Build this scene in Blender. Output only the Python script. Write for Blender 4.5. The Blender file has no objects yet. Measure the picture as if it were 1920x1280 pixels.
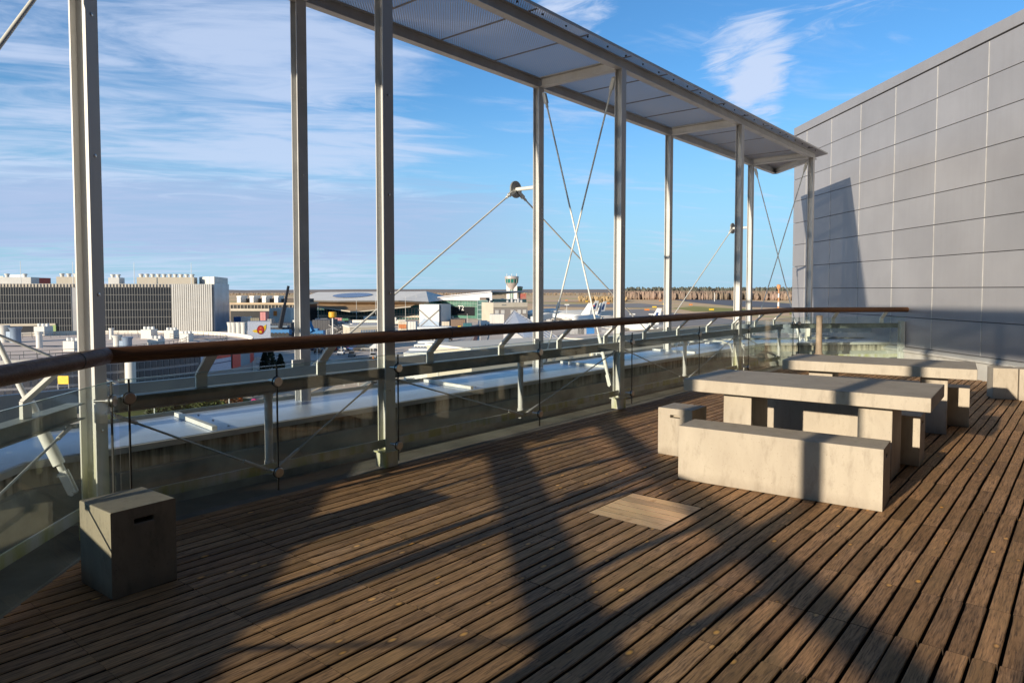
import bpy, bmesh, math, random
from mathutils import Vector, Matrix
R = math.radians
random.seed(7)
SC = bpy.context.scene
COL = SC.collection

# ------------------------------------------------------------------ camera, sky, sun, exposure
AZ, PITCH, EYE, FPX, CY = R(39.85), R(2.49), 1.58, 1308.0, 600.0
cam_data = bpy.data.cameras.new("camera")
cam = bpy.data.objects.new("camera", cam_data)
COL.objects.link(cam)
cam.location = (0, 0, EYE)
cam.rotation_euler = (R(90) - PITCH, 0, AZ - R(90))
cam_data.sensor_width = 36
cam_data.lens = FPX / 1920 * 36
cam_data.shift_y = -(640 - CY) / 1920
cam_data.clip_start = 0.05
cam_data.clip_end = 20000
SC.camera = cam

SUN_EL, SUN_AZ = R(12.3), R(177.6)          # azimuth the light comes from, from +X counter-clockwise
world = bpy.data.worlds.new("World")
SC.world = world
world.use_nodes = True
nt = world.node_tree
nt.nodes.clear()
def N(tree, t, **kw):
    n = tree.nodes.new(t)
    for k, v in kw.items():
        if k.startswith('i_'):
            n.inputs[k[2:].replace('_', ' ')].default_value = v
        elif k[0] == 'n' and k[1:].isdigit():
            n.inputs[int(k[1:])].default_value = v
        else:
            setattr(n, k, v)
    return n
def math_node(tree, op, a, b=None, c=None, clamp=False):
    n = tree.nodes.new('ShaderNodeMath'); n.operation = op; n.use_clamp = clamp
    for i, v in enumerate((a, b, c)):
        if v is None: continue
        if isinstance(v, (int, float)): n.inputs[i].default_value = v
        else: tree.links.new(v, n.inputs[i])
    return n.outputs[0]
def mix_col(tree, fac, a, b, mode='MIX'):
    n = tree.nodes.new('ShaderNodeMix'); n.data_type = 'RGBA'; n.blend_type = mode
    for s, v in ((n.inputs[0], fac), (n.inputs[6], a), (n.inputs[7], b)):
        if isinstance(v, (int, float)): s.default_value = v
        elif isinstance(v, tuple): s.default_value = v if len(v) == 4 else (*v, 1)
        else: tree.links.new(v, s)
    return n.outputs[2]
def ramp(tree, fac, stops):
    n = tree.nodes.new('ShaderNodeValToRGB')
    e = n.color_ramp.elements
    while len(e) < len(stops): e.new(0.5)
    for i, (p, c) in enumerate(stops):
        e[i].position = p
        e[i].color = (c, c, c, 1) if isinstance(c, (int, float)) else (*c, 1)
    tree.links.new(fac, n.inputs[0])
    return n.outputs[0]
sky = N(nt, 'ShaderNodeTexSky', sky_type='NISHITA', sun_disc=False, sun_elevation=SUN_EL,
        sun_rotation=R(90) - SUN_AZ, altitude=60, air_density=1.0, dust_density=0.3, ozone_density=2.0)
tc = N(nt, 'ShaderNodeTexCoord')
sep = N(nt, 'ShaderNodeSeparateXYZ')
nt.links.new(tc.outputs['Generated'], sep.inputs[0])
dz = math_node(nt, 'MAXIMUM', sep.outputs[2], 0.0)
den = math_node(nt, 'ADD', dz, 0.10)
# cloud sheet: view direction projected on a layer far above, rotated so wisps run across the view
ca, sa = math.cos(AZ + R(12)), math.sin(AZ + R(12))
fx = math_node(nt, 'DIVIDE', math_node(nt, 'ADD', math_node(nt, 'MULTIPLY', sep.outputs[0], ca), math_node(nt, 'MULTIPLY', sep.outputs[1], sa)), den)
fy = math_node(nt, 'DIVIDE', math_node(nt, 'SUBTRACT', math_node(nt, 'MULTIPLY', sep.outputs[1], ca), math_node(nt, 'MULTIPLY', sep.outputs[0], sa)), den)
comb = N(nt, 'ShaderNodeCombineXYZ')
nt.links.new(math_node(nt, 'MULTIPLY', fx, 1.9), comb.inputs[0])
nt.links.new(math_node(nt, 'MULTIPLY', fy, 0.62), comb.inputs[1])
n1 = N(nt, 'ShaderNodeTexNoise', i_Scale=1.25, i_Detail=10.0, i_Roughness=0.60, i_Distortion=0.9)
n2 = N(nt, 'ShaderNodeTexNoise', i_Scale=0.55, i_Detail=3.0, i_Roughness=0.5)
nt.links.new(comb.outputs[0], n1.inputs['Vector'])
nt.links.new(comb.outputs[0], n2.inputs['Vector'])
def dirvec(az, el): return (math.cos(el) * math.cos(az), math.cos(el) * math.sin(az), math.sin(el))
def pxdir(x, y):
    F = Vector((math.cos(AZ) * math.cos(PITCH), math.sin(AZ) * math.cos(PITCH), -math.sin(PITCH)))
    Rt = Vector((math.sin(AZ), -math.cos(AZ), 0)); U = Rt.cross(F)
    return F + Rt * (x - 960) / FPX - U * (y - CY) / FPX
def lobe(x, y, c0, c1):
    """soft patch of sky round a direction: 0 outside angle-cosine c0, 1 inside c1"""
    v = pxdir(x, y).normalized()
    d = N(nt, 'ShaderNodeVectorMath', operation='DOT_PRODUCT')
    nt.links.new(tc.outputs['Generated'], d.inputs[0]); d.inputs[1].default_value = v
    m = N(nt, 'ShaderNodeMapRange', interpolation_type='SMOOTHSTEP')
    nt.links.new(d.outputs['Value'], m.inputs[0])
    m.inputs[1].default_value = math.cos(R(c0)); m.inputs[2].default_value = math.cos(R(c1))
    return m.outputs[0]
left_lobe = lobe(330, 260, 21, 3)
mid_lobe = lobe(640, 270, 13, 2)
bank = lobe(140, 425, 24, 6)
low_lobe = lobe(420, 470, 20, 6)
w1 = lobe(1395, 105, 4.3, 0.5)
w2 = lobe(1075, 5, 4.2, 0.4)
w3 = lobe(1425, 182, 3.0, 0.3)
w4 = lobe(1560, -10, 7.0, 0.5)
n3 = N(nt, 'ShaderNodeTexNoise', i_Scale=2.0, i_Detail=9.0, i_Roughness=0.60, i_Distortion=1.3)
fc = N(nt, 'ShaderNodeCombineXYZ')
nt.links.new(math_node(nt, 'MULTIPLY', fx, 2.0), fc.inputs[0]); nt.links.new(math_node(nt, 'ADD', math_node(nt, 'MULTIPLY', fy, 0.70), math_node(nt, 'MULTIPLY', fx, 0.25)), fc.inputs[1])
nt.links.new(fc.outputs[0], n3.inputs['Vector'])
cov = math_node(nt, 'MULTIPLY', left_lobe, 0.115)
for w, a in ((mid_lobe, 0.045), (low_lobe, 0.03)):
    cov = math_node(nt, 'ADD', cov, math_node(nt, 'MULTIPLY', w, a))
raw = math_node(nt, 'ADD', math_node(nt, 'MULTIPLY', n1.outputs[0], 0.50), math_node(nt, 'MULTIPLY', n3.outputs[0], 0.50))
dens = math_node(nt, 'ADD', raw, cov)
mr = N(nt, 'ShaderNodeMapRange', interpolation_type='SMOOTHSTEP')
nt.links.new(dens, mr.inputs[0]); mr.inputs[1].default_value = 0.50; mr.inputs[2].default_value = 0.76
cl = math_node(nt, 'MULTIPLY', mr.outputs[0], 0.74)
# a grey-blue bank of stratus low on the left, clear strip under it
def mrange(v, a, b, c=0.0, d=1.0):
    m_ = N(nt, 'ShaderNodeMapRange', interpolation_type='SMOOTHSTEP'); nt.links.new(v, m_.inputs[0])
    for k_, q in enumerate((a, b, c, d)): m_.inputs[k_ + 1].default_value = q
    return m_.outputs[0]
zn = math_node(nt, 'ADD', sep.outputs[2], math_node(nt, 'MULTIPLY', math_node(nt, 'SUBTRACT', n3.outputs[0], 0.5), 0.10))
bk = math_node(nt, 'MULTIPLY', mrange(zn, 0.155, 0.120), mrange(zn, 0.030, 0.062))
bk = math_node(nt, 'MULTIPLY', bk, lobe(330, 430, 33, 14))
bk = math_node(nt, 'MULTIPLY', bk, 0.72)
# isolated feathery wisps
wc = N(nt, 'ShaderNodeCombineXYZ')
nt.links.new(math_node(nt, 'ADD', math_node(nt, 'MULTIPLY', fx, 1.6), math_node(nt, 'MULTIPLY', fy, 1.2)), wc.inputs[0])
nt.links.new(math_node(nt, 'SUBTRACT', math_node(nt, 'MULTIPLY', fy, 3.6), math_node(nt, 'MULTIPLY', fx, 2.0)), wc.inputs[1])
nw = N(nt, 'ShaderNodeTexNoise', i_Scale=1.9, i_Detail=11.0, i_Roughness=0.64, i_Distortion=1.1)
nt.links.new(wc.outputs[0], nw.inputs['Vector'])
wm = math_node(nt, 'MULTIPLY', w1, 0.40)
for w, a in ((w2, 0.36), (w3, 0.36), (w4, 0.20)):
    wm = math_node(nt, 'ADD', wm, math_node(nt, 'MULTIPLY', w, a))
wr = N(nt, 'ShaderNodeMapRange', interpolation_type='SMOOTHSTEP')
nt.links.new(math_node(nt, 'ADD', nw.outputs[0], wm), wr.inputs[0]); wr.inputs[1].default_value = 0.66; wr.inputs[2].default_value = 1.06
cl = math_node(nt, 'MAXIMUM', cl, math_node(nt, 'MULTIPLY', wr.outputs[0], 0.9))
# pale bluish band low over the horizon instead of the warm one of a perfectly clear evening
hb = N(nt, 'ShaderNodeMapRange', interpolation_type='SMOOTHSTEP')
nt.links.new(sep.outputs[2], hb.inputs[0]); hb.inputs[1].default_value = 0.30; hb.inputs[2].default_value = -0.02
hb.inputs[3].default_value = 0; hb.inputs[4].default_value = 0.88
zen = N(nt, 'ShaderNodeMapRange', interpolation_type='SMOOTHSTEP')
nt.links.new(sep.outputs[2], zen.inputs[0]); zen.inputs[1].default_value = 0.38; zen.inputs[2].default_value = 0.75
zen.inputs[3].default_value = 1.0; zen.inputs[4].default_value = 0.22          # sky above the view dimmed to lower the ambient light
blue = mix_col(nt, 1.0, sky.outputs[0], (0.72, 1.30, 1.80), 'MULTIPLY')
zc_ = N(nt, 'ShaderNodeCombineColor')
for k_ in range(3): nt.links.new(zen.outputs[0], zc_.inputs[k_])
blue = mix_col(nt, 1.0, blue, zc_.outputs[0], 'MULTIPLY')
base = mix_col(nt, hb.outputs[0], blue, (3.7, 5.9, 8.0))
skyc = mix_col(nt, cl, base, (5.9, 6.9, 9.0))
skyc = mix_col(nt, bk, skyc, (3.7, 4.9, 7.4))
bg = N(nt, 'ShaderNodeBackground', i_Strength=0.081)
out = N(nt, 'ShaderNodeOutputWorld')
nt.links.new(skyc, bg.inputs[0]); nt.links.new(bg.outputs[0], out.inputs[0])

sun_d = bpy.data.lights.new("sun", 'SUN'); sun_d.energy = 4.9; sun_d.angle = R(0.55); sun_d.color = (1.0, 0.86, 0.66)
sun = bpy.data.objects.new("sun", sun_d); COL.objects.link(sun)
sun.location = (-30, 0, 20)
sun.rotation_euler = Vector((-math.cos(SUN_EL) * math.cos(SUN_AZ), -math.cos(SUN_EL) * math.sin(SUN_AZ), -math.sin(SUN_EL))).to_track_quat('-Z', 'Y').to_euler()
vs = SC.view_settings
vs.view_transform = 'Standard'; vs.look = 'None'; vs.exposure = 0.40; vs.gamma = 1.0; vs.use_curve_mapping = False
SC.cycles.max_bounces = 8; SC.cycles.transparent_max_bounces = 24
SC.cycles.sample_clamp_indirect = 8

# ------------------------------------------------------------------ helpers
def ray(x, y): return pxdir(x, y)
def P(x, y, d):                     # point seen at photo pixel (x, y), d metres deep
    r = ray(x, y); return Vector((0, 0, EYE)) + r * d
def PZ(x, y, z):
    r = ray(x, y); return Vector((0, 0, EYE)) + r * ((z - EYE) / r.z)

class MB:
    def __init__(s): s.v, s.f = [], []
    def add(s, vs, fs):
        o = len(s.v); s.v += [Vector(v) for v in vs]; s.f += [tuple(i + o for i in f) for f in fs]; return s
    def box(s, c, d, rz=0.0):
        c = Vector(c); x, y, z = d[0] / 2, d[1] / 2, d[2] / 2
        m = Matrix.Rotation(rz, 3, 'Z')
        return s.add([c + m @ Vector((i * x, j * y, k * z)) for k in (-1, 1) for i, j in ((-1, -1), (1, -1), (1, 1), (-1, 1))],
                     [(3, 2, 1, 0), (4, 5, 6, 7), (0, 1, 5, 4), (1, 2, 6, 5), (2, 3, 7, 6), (3, 0, 4, 7)])
    def prism(s, poly, z0, z1):
        n = len(poly)
        a = sum(poly[i][0] * poly[(i + 1) % n][1] - poly[(i + 1) % n][0] * poly[i][1] for i in range(n))
        if a < 0: poly = poly[::-1]
        z0s = z0 if isinstance(z0, (list, tuple)) else [z0] * n
        z1s = z1 if isinstance(z1, (list, tuple)) else [z1] * n
        return s.add([(p[0], p[1], z) for p, z in zip(poly, z0s)] + [(p[0], p[1], z) for p, z in zip(poly, z1s)],
                     [tuple(range(n - 1, -1, -1)), tuple(range(n, 2 * n))] + [(i, (i + 1) % n, n + (i + 1) % n, n + i) for i in range(n)])
    def bar(s, a, b, w, h, up=(0, 0, 1)):       # rectangular bar from a to b, h along up
        a, b = Vector(a), Vector(b); t = (b - a).normalized(); u = Vector(up)
        side = t.cross(u)
        if side.length < 1e-5: side = t.cross(Vector((1, 0, 0)))
        side.normalize(); u = side.cross(t).normalized()
        q = [(-1, -1), (1, -1), (1, 1), (-1, 1)]
        return s.add([p + side * (i * w / 2) + u * (j * h / 2) for p in (a, b) for i, j in q],
                     [(3, 2, 1, 0), (4, 5, 6, 7), (0, 1, 5, 4), (1, 2, 6, 5), (2, 3, 7, 6), (3, 0, 4, 7)])
    def ibar(s, a, b, w, h, tf=0.009, tw=0.007, up=(0, 0, 1)):   # I-section: two flanges across 'up', web between
        a, b = Vector(a), Vector(b); t = (b - a).normalized(); u = Vector(up)
        side = t.cross(u).normalized(); u = side.cross(t).normalized()
        for k in (-1, 1): s.bar(a + u * k * (h - tf) / 2, b + u * k * (h - tf) / 2, w, tf, u)
        return s.bar(a, b, tw, h - 2 * tf, u)
    def tube(s, a, b, r, seg=12, r2=None, caps=True):
        a, b = Vector(a), Vector(b); r2 = r if r2 is None else r2
        t = (b - a).normalized(); x = t.orthogonal().normalized(); y = t.cross(x)
        vs = [p + (x * math.cos(2 * math.pi * i / seg) + y * math.sin(2 * math.pi * i / seg)) * rr for p, rr in ((a, r), (b, r2)) for i in range(seg)]
        fs = [(i, (i + 1) % seg, seg + (i + 1) % seg, seg + i) for i in range(seg)]
        if caps: fs += [tuple(range(seg - 1, -1, -1)), tuple(range(seg, 2 * seg))]
        return s.add(vs, fs)
    def path(s, pts, r, seg=14):                # mitred tube through pts
        pts = [Vector(p) for p in pts]; rings = []
        for i, p in enumerate(pts):
            d0 = (p - pts[i - 1]).normalized() if i else (pts[1] - p).normalized()
            d1 = (pts[i + 1] - p).normalized() if i < len(pts) - 1 else d0
            t = (d0 + d1).normalized()
            sd = t.cross(Vector((0, 0, 1)))
            sd = sd.normalized() if sd.length > 1e-4 else Vector((1, 0, 0))
            u = sd.cross(t).normalized(); k = 1 / max(0.4, t.dot(d1))
            rings.append([p + (sd * math.cos(2 * math.pi * j / seg) * k + u * math.sin(2 * math.pi * j / seg)) * r for j in range(seg)])
        vs = [v for rg in rings for v in rg]
        fs = [(i * seg + j, (i + 1) * seg + j, (i + 1) * seg + (j + 1) % seg, i * seg + (j + 1) % seg) for i in range(len(pts) - 1) for j in range(seg)]
        fs += [tuple(range(seg)), tuple(range(len(vs) - 1, len(vs) - seg - 1, -1))]
        return s.add(vs, fs)
    def lathe(s, c, prof, seg=24, axis=None):
        c = Vector(c); vs = []
        M = Vector(axis).to_track_quat('Z', 'Y').to_matrix() if axis is not None else Matrix.Identity(3)
        for r, z in prof:
            vs += [c + M @ Vector((r * math.cos(2 * math.pi * i / seg), r * math.sin(2 * math.pi * i / seg), z)) for i in range(seg)]
        n = len(prof)
        fs = [(k * seg + i, k * seg + (i + 1) % seg, (k + 1) * seg + (i + 1) % seg, (k + 1) * seg + i) for k in range(n - 1) for i in range(seg)]
        fs += [tuple(range(seg - 1, -1, -1)), tuple(range((n - 1) * seg, n * seg))]
        return s.add(vs, fs)
    def build(s, name, mat, parent=None, origin=None, smooth=False, bevel=0.0):
        if parent is not None: o = Vector(parent['_org'])
        elif origin is not None: o = Vector(origin)
        else:
            n = len(s.v)
            o = Vector((sum(v.x for v in s.v) / n, sum(v.y for v in s.v) / n, min(v.z for v in s.v)))
        me = bpy.data.meshes.new(name)
        me.from_pydata([v - o for v in s.v], [], s.f); me.validate(); me.update()
        bm = bmesh.new(); bm.from_mesh(me); bmesh.ops.recalc_face_normals(bm, faces=bm.faces)
        bm.to_mesh(me); bm.free()
        if smooth:
            me.polygons.foreach_set('use_smooth', [True] * len(me.polygons))
            if hasattr(me, 'set_sharp_from_angle'): me.set_sharp_from_angle(angle=R(38))
        ob = bpy.data.objects.new(name, me); COL.objects.link(ob)
        for m in (mat if isinstance(mat, (list, tuple)) else [mat]): me.materials.append(m)
        ob['_org'] = tuple(o)
        if parent is not None: ob.parent = parent
        else: ob.location = o
        if bevel:
            md = ob.modifiers.new('edge', 'BEVEL'); md.width = bevel; md.segments = 2; md.limit_method = 'ANGLE'
        return ob
def tag(o, label=None, cat=None, group=None, kind=None):
    if label: o['label'] = label
    if cat: o['category'] = cat
    if group: o['group'] = group
    if kind: o['kind'] = kind
    return o
def thing(name, loc, label, cat, group=None):
    o = bpy.data.objects.new(name, None); COL.objects.link(o); o.location = loc; o['_org'] = tuple(loc)
    o.empty_display_size = 0.2
    return tag(o, label, cat, group)
def copy_tree(o, dloc, label=None, parent=None):
    c = o.copy(); COL.objects.link(c)
    if parent is None: c.location = Vector(o.location) + Vector(dloc)
    else: c.parent = parent
    if label: c['label'] = label
    for ch in [k for k in o.children]: copy_tree(ch, dloc, None, c)
    return c

# ------------------------------------------------------------------ materials
MATS = {}
def mat(name, col, rough=0.6, metal=0.0, var=0.12, scale=4.0, bump=0.0, spec=None, col2=None, stretch=None, island=0.0):
    """principled surface; its colour wanders between col and col2 with a fractal noise in world space"""
    if name in MATS: return MATS[name]
    m = bpy.data.materials.new(name); m.use_nodes = True; t = m.node_tree
    b = t.nodes['Principled BSDF']
    b.inputs['Roughness'].default_value = rough; b.inputs['Metallic'].default_value = metal
    if spec is not None: b.inputs['Specular IOR Level'].default_value = spec
    g = N(t, 'ShaderNodeNewGeometry')
    mp = N(t, 'ShaderNodeMapping')
    if stretch: mp.inputs['Scale'].default_value = stretch
    t.links.new(g.outputs['Position'], mp.inputs[0])
    n = N(t, 'ShaderNodeTexNoise', i_Scale=scale, i_Detail=7.0, i_Roughness=0.6)
    t.links.new(mp.outputs[0], n.inputs['Vector'])
    c2 = col2 if col2 else tuple(max(0, c * (1 - 2.2 * var)) for c in col)
    f = ramp(t, n.outputs[0], [(0.32, 1.0), (0.68, 0.0)])
    c = mix_col(t, f, col, c2)
    if island:
        hv = N(t, 'ShaderNodeHueSaturation')
        t.links.new(c, hv.inputs['Color'])
        t.links.new(math_node(t, 'ADD', math_node(t, 'MULTIPLY', g.outputs['Random Per Island'], 2 * island), 1 - island), hv.inputs['Value'])
        c = hv.outputs[0]
    t.links.new(c, b.inputs['Base Color'])
    if bump:
        bp = N(t, 'ShaderNodeBump', i_Strength=bump, i_Distance=0.02)
        t.links.new(n.outputs[0], bp.inputs['Height']); t.links.new(bp.outputs[0], b.inputs['Normal'])
    MATS[name] = m
    return m

STEEL = mat('painted_steel', (0.56, 0.565, 0.565), 0.42, 0.0, 0.10, 3.0)
# the lower ends of the posts carry green algae: a stain that rises from the foot
def algae_steel():
    m = bpy.data.materials.new('painted_steel_with_algae'); m.use_nodes = True; t = m.node_tree; b = t.nodes['Principled BSDF']
    g = N(t, 'ShaderNodeNewGeometry'); sp = N(t, 'ShaderNodeSeparateXYZ'); t.links.new(g.outputs['Position'], sp.inputs[0])
    n = N(t, 'ShaderNodeTexNoise', i_Scale=9.0, i_Detail=6.0); mp = N(t, 'ShaderNodeMapping'); mp.inputs['Scale'].default_value = (1, 1, 0.18)
    t.links.new(g.outputs['Position'], mp.inputs[0]); t.links.new(mp.outputs[0], n.inputs['Vector'])
    h = N(t, 'ShaderNodeMapRange'); t.links.new(sp.outputs[2], h.inputs[0])
    h.inputs[1].default_value = 0.85; h.inputs[2].default_value = 0.05; h.inputs[3].default_value = 0.0; h.inputs[4].default_value = 0.95
    f = math_node(t, 'MULTIPLY', h.outputs[0], ramp(t, n.outputs[0], [(0.35, 0.0), (0.65, 1.0)]))
    n2 = N(t, 'ShaderNodeTexNoise', i_Scale=3.0, i_Detail=5.0); t.links.new(g.outputs['Position'], n2.inputs['Vector'])
    c = mix_col(t, n2.outputs[0], (0.53, 0.535, 0.53), (0.58, 0.58, 0.575))
    c = mix_col(t, f, c, (0.33, 0.345, 0.06))
    t.links.new(c, b.inputs['Base Color']); b.inputs['Roughness'].default_value = 0.45
    return m
ALGAE = algae_steel()
BEAMC = mat('weathered_beam_paint', (0.30, 0.33, 0.31), 0.5, 0.0, 0.2, 5.0)
WHITE_ST = mat('white_painted_steel', (0.70, 0.71, 0.68), 0.4, 0.0, 0.08, 5.0)
STAINLESS = mat('brushed_stainless', (0.62, 0.60, 0.57), 0.28, 1.0, 0.1, 40.0)
BLACKRUB = mat('black_rubber', (0.02, 0.02, 0.022), 0.7)
RODM = mat('galvanised_rod', (0.50, 0.52, 0.51), 0.4, 0.3, 0.1, 8)
COPING = mat('coping_sheet_metal', (0.62, 0.72, 0.92), 0.36, 0.45, 0.05, 1.5)  # the sky's blue reflection is mixed into the sheet's own colour
STRIPW = mat('coping_seam_cover', (0.72, 0.72, 0.70), 0.4, 0.1)
CLADDING = mat('grey_cladding_panel', (0.335, 0.333, 0.352), 0.40, 0.15, 0.07, 0.7, island=0.05)
def add_streaks(m, strength, dark):
    t = m.node_tree; p = t.nodes['Principled BSDF']; src = p.inputs['Base Color'].links[0].from_socket
    g = N(t, 'ShaderNodeNewGeometry'); mp = N(t, 'ShaderNodeMapping'); mp.inputs['Scale'].default_value = (9, 9, .35); t.links.new(g.outputs['Position'], mp.inputs[0])
    n = N(t, 'ShaderNodeTexNoise', i_Scale=1.0, i_Detail=6.0, i_Roughness=.6); t.links.new(mp.outputs[0], n.inputs['Vector'])
    t.links.new(mix_col(t, math_node(t, 'MULTIPLY', ramp(t, n.outputs[0], [(.50, 0), (.75, 1)]), strength), src, dark), p.inputs['Base Color'])
    w = N(t, 'ShaderNodeTexNoise', i_Scale=1.3, i_Detail=2.0); t.links.new(g.outputs['Position'], w.inputs['Vector'])
    b = N(t, 'ShaderNodeBump', i_Strength=.25, i_Distance=.02); t.links.new(w.outputs[0], b.inputs['Height']); t.links.new(b.outputs[0], p.inputs['Normal'])
JOINTW = mat('bright_aluminium_joint', (0.60, 0.595, 0.58), 0.4, 0.2)
GUTTER = mat('dark_gutter_lining', (0.47, 0.49, 0.45), 0.55, 0.0, 0.25, 2.2)
UPSTAND = mat('pale_upstand_sheet', (0.52, 0.52, 0.50), 0.5, 0.1, 0.12, 2.0)
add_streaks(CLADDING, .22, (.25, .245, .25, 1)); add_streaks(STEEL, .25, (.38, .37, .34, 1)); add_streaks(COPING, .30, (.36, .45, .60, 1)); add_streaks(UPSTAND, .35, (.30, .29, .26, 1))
MEMBRANE = mat('dark_roof_membrane', (0.012, 0.012, 0.012), 0.95)

def concrete_mat(name, a, b, dark):
    m = bpy.data.materials.new(name); m.use_nodes = True; t = m.node_tree; p = t.nodes['Principled BSDF']
    o = N(t, 'ShaderNodeTexCoord'); oi = N(t, 'ShaderNodeObjectInfo')
    v = N(t, 'ShaderNodeVectorMath', operation='ADD'); g = N(t, 'ShaderNodeNewGeometry')
    t.links.new(g.outputs['Position'], v.inputs[0])
    sc = N(t, 'ShaderNodeVectorMath', operation='SCALE'); cx = N(t, 'ShaderNodeCombineXYZ')
    t.links.new(oi.outputs['Random'], cx.inputs[0]); t.links.new(cx.outputs[0], sc.inputs[0]); sc.inputs['Scale'].default_value = 30
    t.links.new(sc.outputs[0], v.inputs[1])
    n1 = N(t, 'ShaderNodeTexNoise', i_Scale=3.2, i_Detail=8.0, i_Roughness=0.62, i_Distortion=0.4)
    n2 = N(t, 'ShaderNodeTexNoise', i_Scale=13.0, i_Detail=8.0, i_Roughness=0.7)
    n3 = N(t, 'ShaderNodeTexNoise', i_Scale=70.0, i_Detail=3.0)
    mp = N(t, 'ShaderNodeMapping'); mp.inputs['Scale'].default_value = (1, 1, 0.35)
    t.links.new(v.outputs[0], mp.inputs[0])
    for n in (n1, n2): t.links.new(mp.outputs[0], n.inputs['Vector'])
    t.links.new(v.outputs[0], n3.inputs['Vector'])
    c = mix_col(t, ramp(t, n1.outputs[0], [(0.35, 0), (0.66, 1)]), a, b)
    c = mix_col(t, math_node(t, 'MULTIPLY', ramp(t, n2.outputs[0], [(0.52, 0), (0.72, 1)]), 0.55), c, dark)
    c = mix_col(t, math_node(t, 'MULTIPLY', ramp(t, n3.outputs[0], [(0.62, 0), (0.72, 1)]), 0.35), c, dark)
    vo = N(t, 'ShaderNodeTexVoronoi', i_Scale=26.0, i_Randomness=1.0); t.links.new(v.outputs[0], vo.inputs['Vector'])
    sc_ = t.nodes.new('ShaderNodeSeparateColor'); t.links.new(vo.outputs['Color'], sc_.inputs[0])
    pit = math_node(t, 'MULTIPLY', ramp(t, vo.outputs['Distance'], [(0.07, 1.0), (0.13, 0.0)]), math_node(t, 'GREATER_THAN', sc_.outputs[0], 0.72))
    c = mix_col(t, math_node(t, 'MULTIPLY', pit, 0.6), c, dark)
    # darker towards the ground, patchy with the noise
    sp = N(t, 'ShaderNodeSeparateXYZ'); t.links.new(g.outputs['Position'], sp.inputs[0])
    h = N(t, 'ShaderNodeMapRange'); t.links.new(sp.outputs[2], h.inputs[0])
    h.inputs[1].default_value = 0.09; h.inputs[2].default_value = 0.0
    c = mix_col(t, math_node(t, 'MULTIPLY', h.outputs[0], math_node(t, 'MULTIPLY', n2.outputs[0], 1.0)), c, dark)
    t.links.new(c, p.inputs['Base Color'])
    p.inputs['Roughness'].default_value = 0.62
    bp = N(t, 'ShaderNodeBump', i_Strength=0.25, i_Distance=0.006)
    t.links.new(n2.outputs[0], bp.inputs['Height']); t.links.new(bp.outputs[0], p.inputs['Normal'])
    return m
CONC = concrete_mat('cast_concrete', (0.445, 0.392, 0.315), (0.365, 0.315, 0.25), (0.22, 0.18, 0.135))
CONC_DARK = concrete_mat('darker_concrete', (0.30, 0.26, 0.195), (0.20, 0.18, 0.145), (0.09, 0.08, 0.068))  # darker tones of the cast concrete, for the single stool
CONC2 = concrete_mat('stained_parapet_concrete', (0.33, 0.31, 0.26), (0.24, 0.22, 0.18), (0.07, 0.065, 0.045))
def parapet_mat():
    m = bpy.data.materials.new('streaked_parapet_concrete'); m.use_nodes = True; t = m.node_tree; p = t.nodes['Principled BSDF']
    g = N(t, 'ShaderNodeNewGeometry')
    mp = N(t, 'ShaderNodeMapping'); mp.inputs['Scale'].default_value = (14, 14, 0.9); t.links.new(g.outputs['Position'], mp.inputs[0])
    n = N(t, 'ShaderNodeTexNoise', i_Scale=1.0, i_Detail=5.0, i_Roughness=0.6); t.links.new(mp.outputs[0], n.inputs['Vector'])
    n2 = N(t, 'ShaderNodeTexNoise', i_Scale=1.1, i_Detail=5.0); t.links.new(g.outputs['Position'], n2.inputs['Vector'])
    sp = N(t, 'ShaderNodeSeparateXYZ'); t.links.new(g.outputs['Position'], sp.inputs[0])
    h = N(t, 'ShaderNodeMapRange'); t.links.new(sp.outputs[2], h.inputs[0]); h.inputs[1].default_value = 0.30; h.inputs[2].default_value = 0.46
    f = math_node(t, 'ADD', math_node(t, 'MULTIPLY', n.outputs[0], 0.9), math_node(t, 'MULTIPLY', h.outputs[0], 0.25))
    f = math_node(t, 'ADD', f, math_node(t, 'MULTIPLY', n2.outputs[0], 0.35))
    c = mix_col(t, ramp(t, f, [(0.58, 0), (0.86, 1)]), (0.46, 0.43, 0.35), (0.06, 0.055, 0.04))
    t.links.new(c, p.inputs['Base Color']); p.inputs['Roughness'].default_value = 0.9
    return m
PARAPET = parapet_mat()

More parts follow.
